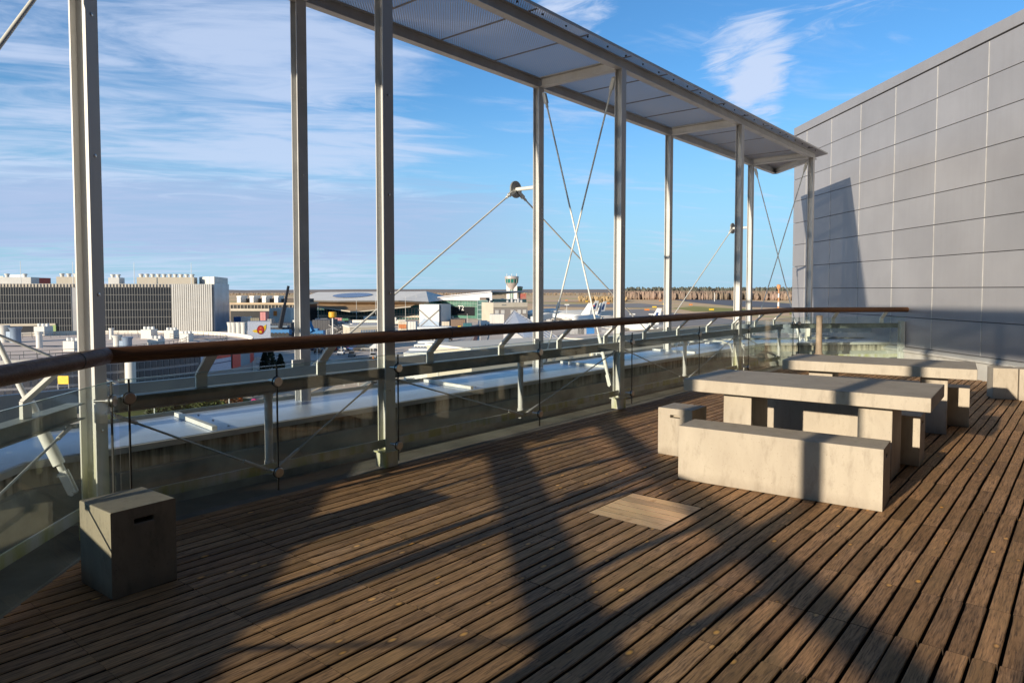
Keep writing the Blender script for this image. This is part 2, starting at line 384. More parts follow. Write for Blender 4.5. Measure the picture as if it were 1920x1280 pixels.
EDGE_DARK = (0.03, 0.02, 0.014, 1)
def wood_mat(name, tones, knots=True, rough=0.55, plank_axis=0):
    m = bpy.data.materials.new(name); m.use_nodes = True; t = m.node_tree; p = t.nodes['Principled BSDF']
    g = N(t, 'ShaderNodeNewGeometry')
    off = N(t, 'ShaderNodeVectorMath', operation='SCALE'); cx = N(t, 'ShaderNodeCombineXYZ')
    t.links.new(g.outputs['Random Per Island'], cx.inputs[0]); t.links.new(g.outputs['Random Per Island'], cx.inputs[2])
    t.links.new(cx.outputs[0], off.inputs[0]); off.inputs['Scale'].default_value = 57.0
    v = N(t, 'ShaderNodeVectorMath', operation='ADD'); t.links.new(g.outputs['Position'], v.inputs[0]); t.links.new(off.outputs[0], v.inputs[1])
    def noise(scale, stretch, detail=6.0, dist=0.0, rough=0.6):
        mp = N(t, 'ShaderNodeMapping'); mp.inputs['Scale'].default_value = stretch; t.links.new(v.outputs[0], mp.inputs[0])
        n = N(t, 'ShaderNodeTexNoise', i_Scale=scale, i_Detail=detail, i_Distortion=dist, i_Roughness=rough); t.links.new(mp.outputs[0], n.inputs['Vector'])
        return n.outputs[0]
    s = (1.0, 14.0, 14.0) if plank_axis == 0 else (14.0, 1.0, 14.0)
    grain = noise(2.6, s, 8.0, 1.4, 0.66)
    fine = noise(9.0, s, 6.0, 0.4, 0.7)
    blot = noise(1.5, (1, 2.5, 1), 5.0)
    c = mix_col(t, ramp(t, grain, [(0.36, 0), (0.64, 1)]), tones[0], tones[1])
    c = mix_col(t, math_node(t, 'MULTIPLY', ramp(t, fine, [(0.46, 0), (0.64, 1)]), 0.85), c, tones[2])
    c = mix_col(t, math_node(t, 'MULTIPLY', ramp(t, blot, [(0.48, 0), (0.70, 1)]), 0.55), c, tones[3])
    if knots:
        mp = N(t, 'ShaderNodeMapping'); mp.inputs['Scale'].default_value = (5.0, 9.5, 1.0); t.links.new(v.outputs[0], mp.inputs[0])
        vo = N(t, 'ShaderNodeTexVoronoi', i_Scale=1.0, i_Randomness=1.0); t.links.new(mp.outputs[0], vo.inputs['Vector'])
        k = ramp(t, vo.outputs['Distance'], [(0.06, 1.0), (0.15, 0.0)])
        ring = ramp(t, vo.outputs['Distance'], [(0.09, 0.0), (0.14, 0.55), (0.22, 0.0)])
        pick = math_node(t, 'GREATER_THAN', N_sep_r(t, vo.outputs['Color']), 0.30)
        c = mix_col(t, math_node(t, 'MULTIPLY', ring, pick), c, tones[2])
        c = mix_col(t, math_node(t, 'MULTIPLY', math_node(t, 'MULTIPLY', k, pick), 0.85), c, tones[4])
    hv = N(t, 'ShaderNodeHueSaturation'); t.links.new(c, hv.inputs['Color'])
    t.links.new(math_node(t, 'ADD', math_node(t, 'MULTIPLY', g.outputs['Random Per Island'], 0.5), 0.76), hv.inputs['Value'])
    t.links.new(math_node(t, 'ADD', math_node(t, 'MULTIPLY', blot, 0.5), 0.78), hv.inputs['Saturation'])
    # gap shade painted in: the narrow side faces of the boards are near black
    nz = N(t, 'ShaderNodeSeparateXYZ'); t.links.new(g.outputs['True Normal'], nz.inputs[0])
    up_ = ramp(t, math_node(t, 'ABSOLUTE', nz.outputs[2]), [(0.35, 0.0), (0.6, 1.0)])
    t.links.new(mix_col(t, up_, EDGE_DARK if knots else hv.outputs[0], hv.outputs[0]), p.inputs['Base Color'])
    t.links.new(ramp(t, grain, [(0.3, rough - 0.08), (0.7, rough + 0.15)]), p.inputs['Roughness'])
    p.inputs['Specular IOR Level'].default_value = 0.18
    bp = N(t, 'ShaderNodeBump', i_Strength=0.35, i_Distance=0.004); t.links.new(fine, bp.inputs['Height']); t.links.new(bp.outputs[0], p.inputs['Normal'])
    return m
def N_sep_r(t, col):
    s = t.nodes.new('ShaderNodeSeparateColor'); t.links.new(col, s.inputs[0]); return s.outputs[0]
DECK = wood_mat('weathered_deck_board', ((0.53, 0.305, 0.155), (0.31, 0.182, 0.095), (0.066, 0.039, 0.026), (0.28, 0.205, 0.13), (0.95, 0.52, 0.17)))
HATCH = wood_mat('fresh_pale_board', ((0.95, 0.66, 0.39), (0.90, 0.58, 0.34), (0.56, 0.33, 0.18), (0.92, 0.66, 0.40), (0.6, 0.34, 0.16)), plank_axis=1)
RAIL = wood_mat('oiled_handrail_wood', ((0.21, 0.105, 0.055), (0.15, 0.075, 0.042), (0.08, 0.04, 0.024), (0.18, 0.095, 0.055), (0.1, 0.05, 0.03)), knots=False, rough=0.42)

def glass_mat():
    m = bpy.data.materials.new('clear_balustrade_glass'); m.use_nodes = True; t = m.node_tree; t.nodes.clear()
    gi = N(t, 'ShaderNodeNewGeometry'); dt = N(t, 'ShaderNodeVectorMath', operation='DOT_PRODUCT')
    t.links.new(gi.outputs['Normal'], dt.inputs[0]); t.links.new(gi.outputs['Incoming'], dt.inputs[1])
    om = math_node(t, 'SUBTRACT', 1.0, math_node(t, 'ABSOLUTE', dt.outputs['Value']))
    frs = math_node(t, 'ADD', math_node(t, 'MULTIPLY', math_node(t, 'POWER', om, 5.0), 0.95), 0.036)   # Schlick, same from both sides
    tr = N(t, 'ShaderNodeBsdfTransparent', i_Color=(0.95, 0.988, 0.968, 1)); gl = N(t, 'ShaderNodeBsdfGlossy', i_Roughness=0.0, i_Color=(1, 1, 1, 1))
    df = N(t, 'ShaderNodeBsdfDiffuse', i_Color=(0.5, 0.52, 0.47, 1))
    g = N(t, 'ShaderNodeNewGeometry'); n = N(t, 'ShaderNodeTexNoise', i_Scale=1.7, i_Detail=6.0); t.links.new(g.outputs['Position'], n.inputs['Vector'])
    mx = N(t, 'ShaderNodeMixShader'); md = N(t, 'ShaderNodeMixShader'); o = N(t, 'ShaderNodeOutputMaterial')
    t.links.new(math_node(t, 'MULTIPLY', ramp(t, n.outputs[0], [(0.35, 0.0), (0.75, 1.0)]), 0.06), md.inputs[0])
    t.links.new(tr.outputs[0], md.inputs[1]); t.links.new(df.outputs[0], md.inputs[2])
    t.links.new(frs, mx.inputs[0]); t.links.new(md.outputs[0], mx.inputs[1]); t.links.new(gl.outputs[0], mx.inputs[2])
    t.links.new(mx.outputs[0], o.inputs[0])
    return m
GLASS = glass_mat()
GEDGE = mat('green_glass_edge', (0.30, 0.46, 0.40), 0.2)

def mesh_roof_mat():
    """perforated sheet: rows of staggered diamond holes cut through it"""
    m = bpy.data.materials.new('perforated_roof_sheet'); m.use_nodes = True; t = m.node_tree; t.nodes.clear()
    g = N(t, 'ShaderNodeNewGeometry'); s = N(t, 'ShaderNodeSeparateXYZ'); t.links.new(g.outputs['Position'], s.inputs[0])
    a = math_node(t, 'MULTIPLY', math_node(t, 'ADD', s.outputs[0], s.outputs[1]), 1 / 0.036)
    b = math_node(t, 'MULTIPLY', math_node(t, 'SUBTRACT', s.outputs[0], s.outputs[1]), 1 / 0.036)
    def tri(x): return math_node(t, 'ABSOLUTE', math_node(t, 'SUBTRACT', math_node(t, 'FRACT', x), 0.5))
    mx = math_node(t, 'MAXIMUM', tri(a), tri(b))
    hole = math_node(t, 'LESS_THAN', mx, 0.335)
    nz = N(t, 'ShaderNodeSeparateXYZ'); t.links.new(g.outputs['Normal'], nz.inputs[0])
    hole = math_node(t, 'MULTIPLY', hole, math_node(t, 'GREATER_THAN', math_node(t, 'ABSOLUTE', nz.outputs[2]), 0.5))
    pr = N(t, 'ShaderNodeBsdfPrincipled', i_Roughness=0.5, i_Metallic=0.0); pr.inputs['Base Color'].default_value = (0.45, 0.445, 0.485, 1)
    tr = N(t, 'ShaderNodeBsdfTransparent'); mix = N(t, 'ShaderNodeMixShader'); o = N(t, 'ShaderNodeOutputMaterial')
    t.links.new(hole, mix.inputs[0]); t.links.new(pr.outputs[0], mix.inputs[1]); t.links.new(tr.outputs[0], mix.inputs[2]); t.links.new(mix.outputs[0], o.inputs[0])
    return m
MESHROOF = mesh_roof_mat()

# ------------------------------------------------------------------ terrace plan
D45 = Vector((-math.sqrt(.5), -math.sqrt(.5), 0))      # left run of the balustrade, away from the bend
OUT45 = Vector((-math.sqrt(.5), math.sqrt(.5), 0))     # outward there
DR = Vector((0.722, -0.692, 0))                        # right run, towards the clad wall
OUTR = Vector((0.692, 0.722, 0))
GY = 4.63                                              # glass line of the straight run
G0 = Vector((1.72, GY, 0))                             # glass line at the left bend
G1 = Vector((14.45, GY, 0))                            # glass line at the right bend
WD = Vector((math.cos(R(42.05)), math.sin(R(42.05)), 0)); WN = Vector((-WD.y, WD.x, 0))   # clad wall: along, and towards the deck
WP = Vector((14.122, 1.345, 0))
def bend_pt(off, right=False):
    """corner of the line 'off' metres outside the glass line"""
    y = GY + off
    if right:
        q = G1 + OUTR * off; s = (y - q.y) / DR.y; return Vector((q.x + DR.x * s, y, 0))
    q = G0 + OUT45 * off; s = (y - q.y) / D45.y; return Vector((q.x + D45.x * s, y, 0))
LEFT_LEN = 9.0
def left_pt(s, off): return G0 + D45 * s + OUT45 * off
def right_pt(s, off): return G1 + DR * s + OUTR * off
wall_s = ((WP - G1).dot(WN)) / DR.dot(WN)              # where the right run meets the wall
WP = WP - WN * 0.25
wall_s = ((WP - G1).dot(WN)) / DR.dot(WN)
def wall_hit(x, y):
    r = ray(x, y); o = Vector((0, 0, EYE)); return o + r * ((WP - o).dot(WN) / r.dot(WN))
def wpt(s, off=0.0): return WP + WD * s + WN * off

# ------------------------------------------------------------------ deck
def deck_limits(y):
    """x-range of the boarded floor at this y"""
    lo = G0.x + (y - GY) - 0.14 if y < GY + .1 else G0.x - 0.03
    lo = max(lo, -5.0)
    # right run and clad wall
    hi_r = G1.x + (GY - y) * DR.x / -DR.y + .1
    s = (y - WP.y) / WD.y
    hi_w = WP.x + WD.x * s - 0.02
    return lo, min(hi_r, hi_w)
PITCHB, TILE, GAPB = 0.0985, 0.606, 0.0145
m = MB()
y0 = GY + 0.16
row = 0
y = y0
HX0, HX1, HY0, HY1 = 4.11, 4.73, 2.145, 2.7215      # lighter hatch
tile_off = {}
i = 0
while y > -5.2:
    yb0, yb1 = y - PITCHB + GAPB, y
    ty = i // 6
    ymid = (yb0 + yb1) / 2
    lo, hi = deck_limits(ymid)
    loA, hiA = deck_limits(yb0); loB, hiB = deck_limits(yb1)
    k0 = math.floor((lo - 1.10) / TILE)
    k1 = math.ceil((hi - 1.10) / TILE)
    for k in range(k0, k1):
        xa, xb = 1.10 + k * TILE + 0.0009, 1.10 + (k + 1) * TILE - 0.0009
        xa, xb = max(xa, lo), min(xb, hi)
        if xb - xa < 0.03: continue
        key = (k, ty)
        if key not in tile_off: tile_off[key] = (random.uniform(-.004, .004), random.uniform(-.0007, .0007))
        oy, oz = tile_off[key]
        segs = [(xa, xb)]
        if HY0 < ymid < HY1:
            segs = []
            if xa < HX0: segs.append((xa, min(xb, HX0 - 0.004)))
            if xb > HX1: segs.append((max(xa, HX1 + 0.004), xb))
        for a, b in segs:
            if b - a < 0.02: continue
            zt = oz + random.uniform(-.0005, .0005)
            a0, a1 = (loA, loB) if abs(a - lo) < 1e-6 and lo > -4.9 else (a, a)
            b0, b1 = (hiA, hiB) if abs(b - hi) < 1e-6 else (b, b)
            jy = oy + random.uniform(-.0012, .0012)
            m.add([(a0, yb0 + jy, zt - .028), (b0, yb0 + jy, zt - .028), (b1, yb1 + jy, zt - .028), (a1, yb1 + jy, zt - .028),
                   (a0, yb0 + jy, zt - .004), (b0, yb0 + jy, zt - .004), (b1, yb1 + jy, zt - .004), (a1, yb1 + jy, zt - .004),
                   (a0, yb0 + jy + .004, zt), (b0, yb0 + jy + .004, zt), (b1, yb1 + jy - .004, zt), (a1, yb1 + jy - .004, zt)],
                  [(3, 2, 1, 0), (0, 1, 5, 4), (2, 3, 7, 6), (4, 5, 9, 8), (6, 7, 11, 10), (8, 9, 10, 11), (1, 2, 6, 10, 9, 5), (3, 0, 4, 8, 11, 7)])
    y -= PITCHB; i += 1
tag(m.build('deck', DECK), kind='structure')
m = MB()
for j in range(6):
    xa = HX0 + 0.003 + j * (HX1 - HX0 - 0.006) / 6; xb = xa + (HX1 - HX0 - 0.006) / 6 - 0.006
    m.box(((xa + xb) / 2, (HY0 + HY1) / 2, -0.0135), (xb - xa + .003, HY1 - HY0 - 0.006, 0.026))
tag(m.build('deck_hatch', HATCH), 'square patch of paler new boards laid crosswise in the dark deck', 'deck hatch')
# dark roof under the boards
roofpoly = [left_pt(LEFT_LEN, 0.6), bend_pt(0.6), bend_pt(0.6, True), right_pt(wall_s + 1.2, 0.6), wpt(-9, -0.2), Vector((2, -7, 0))]
tag(MB().prism([(p.x, p.y) for p in roofpoly], -0.30, -0.055).build('roof_membrane', MEMBRANE), kind='structure')

gq = [left_pt(LEFT_LEN, 0.06), bend_pt(0.06), bend_pt(0.06, True), right_pt(2.6, 0.06), right_pt(2.6, 0.72), bend_pt(0.72, True), bend_pt(0.72), left_pt(LEFT_LEN, 0.72)]
tag(MB().prism([(p.x, p.y) for p in gq], -0.045, -0.03).build('gutter_floor', mat('grey_gutter_floor', (.20, .20, .18), .85, 0, .25, 2.0)), kind='structure')

# ------------------------------------------------------------------ hotel body under the terrace
OFFI, OFFO, CZ = 0.70, 1.72, 0.455          # parapet: inner face, outer edge, coping height
outer = [left_pt(LEFT_LEN, OFFO - .04), bend_pt(OFFO - .04), bend_pt(OFFO - .04, True), right_pt(3.2, OFFO - .04)]
body = [(p.x, p.y) for p in outer] + [(wpt(8, -1).x, wpt(8, -1).y), (wpt(-9, -1).x, wpt(-9, -1).y), (-2, -9)]
tag(MB().prism(body, -17.0, -0.32).build('hotel_block', mat('hotel_wall_render', (0.42, 0.42, 0.42), 0.8)),
    'grey hotel block carrying the roof terrace below the parapet', 'building')

# parapets: one thing per straight run
def parapet(name, label, ptI, strips):
    """ptI(s0/s1, off) corners given as 4 plan points: inner a, inner b, outer b, outer a"""
    ia, ib, ob, oa = ptI
    base = (ia + ib) / 2
    t = thing('parapet_wall', (base.x, base.y, -0.3), label, 'parapet wall')
    def lerp(a, b, f): return a + (b - a) * f
    wi = 0.12 / (oa - ia).length
    MB().prism([(p.x, p.y) for p in (lerp(ia, oa, .06), lerp(ib, ob, .06), lerp(ib, ob, .96), lerp(ia, oa, .96))], -0.32, CZ - 0.02).build('concrete_core', CONC2, t)
    MB().prism([(p.x, p.y) for p in (lerp(ia, oa, .035), lerp(ib, ob, .035), lerp(ib, ob, .058), lerp(ia, oa, .058))], 0.24, CZ - 0.03).build('inner_face', PARAPET, t)
    # coping sheet, sloping a touch inwards, with a folded drip and an upturned outer edge
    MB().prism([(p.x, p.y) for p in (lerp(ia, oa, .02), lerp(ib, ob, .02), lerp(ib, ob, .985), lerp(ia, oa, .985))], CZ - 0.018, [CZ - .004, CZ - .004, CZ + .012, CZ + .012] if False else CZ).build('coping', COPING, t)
    MB().prism([(p.x, p.y) for p in (lerp(ia, oa, .985), lerp(ib, ob, .985), ob, oa)], CZ - 0.10, CZ + 0.035).build('outer_upstand', BEAMC, t)
    MB().prism([(p.x, p.y) for p in (lerp(ia, oa, -.005), lerp(ib, ob, -.005), lerp(ib, ob, .02), lerp(ia, oa, .02))], CZ - 0.05, CZ - 0.006).build('drip_edge', STRIPW if False else UPSTAND, t)
    # lower lining between the deck edge and the concrete
    MB().prism([(p.x, p.y) for p in (lerp(ia, oa, -.02), lerp(ib, ob, -.02), lerp(ib, ob, .034), lerp(ia, oa, .034))], -0.31, 0.27).build('lower_lining', GUTTER, t)
    L = (ib - ia).length
    for s in strips:
        f = s / L
        d = (ib - ia).normalized(); od = Vector((-d.y, d.x, 0))
        if od.dot(oa - ia) < 0: od = -od
        a = lerp(ia, ib, f) + od * .03; b = a + od * .88 + d * .10
        mm = MB().bar(a + Vector((0, 0, CZ + .022)), b + Vector((0, 0, CZ + .022)), 0.040, 0.034)
        mm.build('seam_cover', STRIPW, t)
        for q in (.12, .5, .88):
            c = a + (b - a) * q + d * 0.16
            MB().lathe((c.x, c.y, CZ + .001), [(.010, 0), (.010, .004), (.006, .008), (0.001, .009)], 10).build('coping_screw', STAINLESS, t, smooth=True)
    return t
B0i, B0o, B1i, B1o = bend_pt(OFFI), bend_pt(OFFO), bend_pt(OFFI, True), bend_pt(OFFO, True)
parapet('parapet_wall', 'long stained concrete parapet under a pale blue metal coping, behind the glass railing', (B0i, B1i, B1o, B0o), [x - B0i.x for x in (2.72, 5.72, 8.55, 11.45, 13.7)])
parapet('parapet_wall', 'parapet with metal coping turning towards the viewer at the left edge', (left_pt(LEFT_LEN, OFFI), B0i, B0o, left_pt(LEFT_LEN, OFFO)), [LEFT_LEN - .35, LEFT_LEN - 3.2])
parapet('parapet_wall', 'short parapet end with coping beside the grey clad wall', (B1i, right_pt(wall_s + .55, OFFI), right_pt(wall_s + 1.55, OFFO), B1o), [1.2])

# ------------------------------------------------------------------ glass balustrade
BZ0, BZ1 = 0.790, 0.888
BOFF = 0.22                      # beam and mid posts stand this far outside the glass
ROFF, RZ, RR = 0.06, 1.172, 0.052
def disc(mm, mr, c, n):
    """stainless point fixing clamped through the glass; n points to the deck"""
    c = Vector(c)
    mm.lathe(c - n * .030, [(.012, -0.03), (.012, .0), (.030, .004), (.030, .030), (.036, .032), (.036, .046), (.033, .049), (.001, .049)], 20, n)
    mr.lathe(c - n * .004, [(.040, -.004), (.040, .004)], 20, n)
def balustrade(label, org, pt, joints, cols, mids, brackets, ends, rail_pts, last_post=None, glass_ranges=None, sleeves=()):
    t = thing('glass_balustrade', org, label, 'balustrade', 'runs of the glass balustrade')
    d = (pt(1, 0) - pt(0, 0)).normalized(); out_ = (pt(0, 1) - pt(0, 0)).normalized()
    up = Vector((0, 0, 1)); inn = -out_
    for a, b in glass_ranges:
        g = MB(); q = [pt(a + .006, -.006), pt(b - .006, -.006), pt(b - .006, .006), pt(a + .006, .006)]
        gp = g.prism([(p.x, p.y) for p in q], 0.085, 1.02).build('glass_panel', GLASS, t)
        e = MB().prism([(p.x, p.y) for p in q], 1.0205, 1.0235)
        e.build('polished_edge', GEDGE, gp)
    s0, s1 = ends
    b = MB()
    a_, b_ = pt(s0, BOFF), pt(s1, BOFF); zc = (BZ0 + BZ1) / 2
    b.ibar(a_ + up * zc, b_ + up * zc, 0.10, BZ1 - BZ0, .008, .007)
    b.build('top_beam', BEAMC, t)
    # slack rail near the floor between the posts
    for u, v in zip(sorted(cols + mids)[:-1], sorted(cols + mids)[1:]):
        MB().bar(pt(u, BOFF - .03) + up * .215, pt(v, BOFF - .03) + up * .215, .012, .072).build('bottom_rail', ALGAE, t)
    for s in mids:
        c = pt(s, BOFF)
        mm = MB().tube(c + up * .165, c + up * BZ0, .030, 18)
        mm.lathe(c + up * .165, [(.036, 0), (.036, .10), (.031, .105)], 18).lathe(c + up * (BZ0 - .05), [(.036, 0), (.036, .05)], 18)
        mm.build('mid_post', STEEL, t, smooth=True)
        for c2 in cols:
            if abs(c2 - s) > 2.6 or abs(c2 - s) < .3: continue
            sg = 1 if c2 > s else -1
            p0 = pt(s + sg * .05, BOFF - .045) + up * .215; p1 = pt(c2 - sg * .12, BOFF - .045) + up * .775
            dr = (p1 - p0).normalized(); L = (p1 - p0).length
            r_ = MB().tube(p0 + dr * .06, p1 - dr * .06, .0075, 10)
            rod = r_.build('tie_rod', RODM, t, smooth=True)
            MB().tube(p0 + dr * .01, p0 + dr * .21, .0135, 12).tube(p0 + inn * .03, p0 - inn * .03, .010, 10).build('turnbuckle', STEEL, rod, smooth=True)
            MB().tube(p1 - dr * .15, p1 - dr * .01, .0125, 12).tube(p1 + inn * .03, p1 - inn * .03, .010, 10).build('turnbuckle', STEEL, rod, smooth=True)
    for s in joints:
        for z in (.225, .902):
            mm, mr = MB(), MB(); disc(mm, mr, pt(s, -.004) + up * z, inn)
            mm.tube(pt(s, .0) + up * z, pt(s, .10) + up * z, .011, 10)
            f = mm.build('point_fixing', STAINLESS, t, smooth=True); mr.build('rubber_washer', BLACKRUB, f, smooth=True)
        MB().bar(pt(s, 0) + up * .09, pt(s, 0) + up * 1.02, .010, .010, d).build('joint_seal', BLACKRUB, t)
    for s in brackets:
        a = pt(s, BOFF); k = pt(s, BOFF) + up * .985; e = pt(s, ROFF + .02) + up * (RZ - .035)
        mm = MB()
        prof = [(BOFF - .03, BZ1 + .002), (BOFF + .03, BZ1 + .002), (BOFF + .03, .990), (ROFF + .035, RZ - .030), (ROFF - .028, RZ - .030), (BOFF - .03, .975)]
        lo = [pt(s - .006, o) + up * z for o, z in prof]; hi = [pt(s + .006, o) + up * z for o, z in prof]
        # plate stands along the run: wide face towards the deck
        mm = MB()
        w = .041
        chain = [(BOFF, BZ1 + .001), (BOFF, .985), (ROFF, RZ - RR + .012)]
        for (o0, z0), (o1, z1) in zip(chain[:-1], chain[1:]):
            mm.bar(pt(s, o0) + up * z0, pt(s, o1) + up * z1, 2 * w, .018, out_ if o0 == o1 else (out_ * (z1 - z0) + up * (o0 - o1)))
        mm.build('rail_bracket', WHITE_ST, t)
    if last_post is not None:
        c = pt(last_post, BOFF - .08)
        MB().ibar(c + up * 0.02, c + up * .93, .10, .10, .008, .007, out_).build('end_post', STEEL, t)
    h = MB().path(rail_pts, RR, 18)
    hr = h.build('handrail', RAIL, t, smooth=True)
    for s in sleeves:
        c = pt(s, ROFF) + up * RZ
        MB().lathe(c, [(RR + .0012, -.004), (RR + .0012, .004)], 20, d).build('rail_joint', BLACKRUB, hr)
    return t
def pt_main(s, off): return Vector((s, GY + off, 0))
mainrail0 = bend_pt(ROFF); mainrail1 = bend_pt(ROFF, True)
U = Vector((0, 0, 1))
COLX = [4.0, 8.0, 12.0]
gr = [(1.735, 2.83), (2.83, 4.0), (4.0, 6.02), (6.02, 8.0), (8.0, 10.03), (10.03, 12.02), (12.02, 14.43)]
balustrade('long straight glass balustrade with brown wooden handrail beside the concrete tables', (8.0, GY, 0), pt_main,
           [1.80, 2.83, 4.0, 6.02, 8.0, 10.03, 12.02, 14.36], [1.66, 4.0, 8.0, 12.0], [2.89, 5.96, 9.99, 14.2],
           [2.37, 3.37, 4.59, 5.63, 6.68, 7.70, 8.72, 9.75, 10.80, 11.85, 12.90, 13.90], (1.70, 14.40),
           [mainrail0 + U * RZ, Vector((5.2, GY + ROFF, RZ)), Vector((9.9, GY + ROFF, RZ)), mainrail1 + U * RZ], None, gr, (4.68, 8.55, 12.4))
def pt_left(s, off): return left_pt(s, off)
balustrade('glass balustrade run turning towards the viewer behind the single stool', tuple(left_pt(2, 0)), pt_left,
           [0.05, 1.98, 3.95, 5.93, 7.9], [0.05, 3.95, 7.9], [1.98, 5.93],
           [0.53, 1.52, 2.5, 3.5, 4.5, 5.5, 6.5, 7.5], (0.02, LEFT_LEN),
           [left_pt(LEFT_LEN, ROFF) + U * RZ, bend_pt(ROFF) + U * RZ + D45 * .0], None, [(.02, 1.98), (1.98, 3.95), (3.95, 5.93), (5.93, 7.9)], (.32, 4.2))
def pt_right(s, off): return right_pt(s, off)
balustrade('short glass balustrade run ending at a post by the grey clad wall', tuple(right_pt(1, 0)), pt_right,
           [0.09], [0.05, wall_s - .02], [], [0.95, 2.02], (0.03, wall_s - .05),
           [mainrail1 + U * RZ, right_pt(wall_s + .22, ROFF) + U * RZ], wall_s - .06, [(.02, wall_s - .1)], (.3,))
right_rod = None

# ------------------------------------------------------------------ steel canopy frame
KZ0, KZ1 = 4.44, 4.575           # longitudinal beams
IOFF, OOFF = 0.19, 1.53          # column rows, measured outside the glass line
canopy = thing('steel_canopy', (8.0, GY + .8, 0), 'tall pale steel canopy frame with perforated sheet roof over the railing', 'canopy')
def column(c, z0, z1, fdir, name='column', algae=True, plate=True):
    """wide-flange post; flange faces look along fdir"""
    m_ = MB().ibar(Vector((c.x, c.y, z0)), Vector((c.x, c.y, z1)), .112, .108, .009, .007, fdir)
    p_ = m_.build(name, ALGAE if algae else STEEL, canopy)
    if plate:
        side = Vector((-fdir.y, fdir.x, 0))
        q = MB().bar(Vector((c.x, c.y, z0 - .13)), Vector((c.x, c.y, z0 + .0)), .135, .135, fdir)
        q.bar(Vector((c.x, c.y, z0)), Vector((c.x, c.y, z0 + .012)), .18, .17, fdir)
        q.build('base_plate', ALGAE, p_)
    bl = MB()
    k = 0.55
    while k < z1 - .5:
        bl.lathe(Vector((c.x, c.y, z0 + k)) - fdir * .0545, [(.011, 0), (.011, .004), (.001, .007)], 8, -fdir); k += 0.86
    bl.build('bolt_head', STAINLESS, p_)
    return p_
FY = Vector((0, 1, 0))
BIS = Vector((math.cos(R(90 + 35)), math.sin(R(90 + 35)), 0))
inner_cols = {'bend': Vector((1.665, GY + .20, 0)), 4: Vector((4.03, GY + IOFF, 0)), 8: Vector((7.985, GY + IOFF, 0)), 12: Vector((11.98, GY + IOFF, 0)), 16: Vector((15.93, GY + IOFF - .01, 0))}
outer_cols = {4: Vector((4.06, GY + OOFF, 0)), 8: Vector((7.97, GY + OOFF, 0)), 12: Vector((11.95, GY + OOFF, 0)), 16: Vector((15.98, GY + OOFF, 0))}
OOL = 2.15                       # the left bay of the frame is a little wider
lcols = {4: (left_pt(4.09, IOFF), left_pt(4.09, OOL)), 8: (left_pt(8.0, IOFF), left_pt(8.0, OOL))}
def mitre(a, b):
    y = GY + a; q = G0 + OUT45 * b; s_ = (y - q.y) / D45.y; return Vector((q.x + D45.x * s_, y, 0))
ob_bend = mitre(OOFF, OOL)
column(inner_cols['bend'], .14, KZ0, BIS)
for k in (4, 8, 12): column(inner_cols[k], .14, KZ0, FY)
column(inner_cols[16], .14, KZ0, FY)
for k in (4, 8, 12, 16): column(outer_cols[k], CZ - .0, KZ0, FY, plate=False, algae=False)
column(ob_bend, CZ, KZ0, BIS, plate=False, algae=False)
for k in (4, 8):
    column(lcols[k][0], .14, KZ0, OUT45); column(lcols[k][1], CZ, KZ0, OUT45, plate=False, algae=False)
zc = (KZ0 + KZ1) / 2 * U
bi = bend_pt(IOFF)
endI, endO = Vector((16.20, GY + IOFF, 0)), Vector((17.55, GY + OOFF, 0))
def lbeam(a, b, name='roof_beam'): MB().ibar(a + zc, b + zc, .10, KZ1 - KZ0, .010, .007).build(name, STEEL, canopy)
lbeam(bi, endI); lbeam(ob_bend, endO); lbeam(left_pt(8.3, IOFF), bi); lbeam(left_pt(8.3, OOL), ob_bend); lbeam(endI + Vector((.03, .06, 0)), endO)
for k in (4, 8, 12, 16): lbeam(inner_cols[k] + FY * .06, outer_cols[k] - FY * .06, 'cross_beam')
lbeam(bi, ob_bend, 'cross_beam')
for k in (4, 8): lbeam(lcols[k][0], lcols[k][1], 'cross_beam')
# perforated sheets: two skins with an air gap, one bay strip per panel
RZ0 = KZ1 + .010
def sheet(poly):
    m_ = MB()
    c = sum((Vector(p) for p in poly), Vector()) / len(poly)
    q = [Vector(p) + (c - Vector(p)).normalized() * .006 for p in poly]
    for k_ in range(3): m_.prism([(p.x, p.y) for p in q], RZ0 + .0014 * k_, RZ0 + .0014 * k_ + .0004)
    return m_.build('roof_panel', MESHROOF, canopy)
EI, EO = IOFF - .19, OOFF + .22
xs = [bend_pt(EI).x]
x = 2.05
while x < 15.2: xs.append(x); x += .988
xs[-1] = 15.5
EOL = OOL + .22
bI, bO = bend_pt(EI), mitre(EO, EOL)
sheet([bI, Vector((xs[1], GY + EI, 0)), Vector((xs[1], GY + EO, 0)), bO])
for a, b_ in zip(xs[1:-1], xs[2:]): sheet([Vector((a, GY + EI, 0)), Vector((b_, GY + EI, 0)), Vector((b_, GY + EO, 0)), Vector((a, GY + EO, 0))])
rI, rO = Vector((16.45, GY + EI, 0)), Vector((17.85, GY + EO, 0))
sheet([Vector((15.5, GY + EI, 0)), rI, rO, Vector((15.5, GY + EO, 0))])
ls = [0, 1.3, 2.63, 3.96, 5.29, 6.62, 7.95, 8.6]
pI = bI; pO = bO
for s in ls[1:]:
    a, b_ = left_pt(s, EI), left_pt(s, EOL); sheet([a, pI, pO, b_]); pI, pO = a, b_
e = MB()
for a, b_ in ((bI, rI), (rI, rO), (left_pt(8.6, EI), bI), (bO, rO), (left_pt(8.6, EOL), bO)):
    e.bar(a + U * (RZ0 + .008), b_ + U * (RZ0 + .008), .012, .030)
e.build('roof_edge_trim', STEEL, canopy)
JST = mat('dark_joint_strip', (0.20, 0.195, 0.21), .6)
for x in xs[1:]: MB().bar(Vector((x, GY + EI + .03, RZ0 - .006)), Vector((x, GY + EO - .03, RZ0 - .006)), .022, .010).build('sheet_joint_strip', JST, canopy)
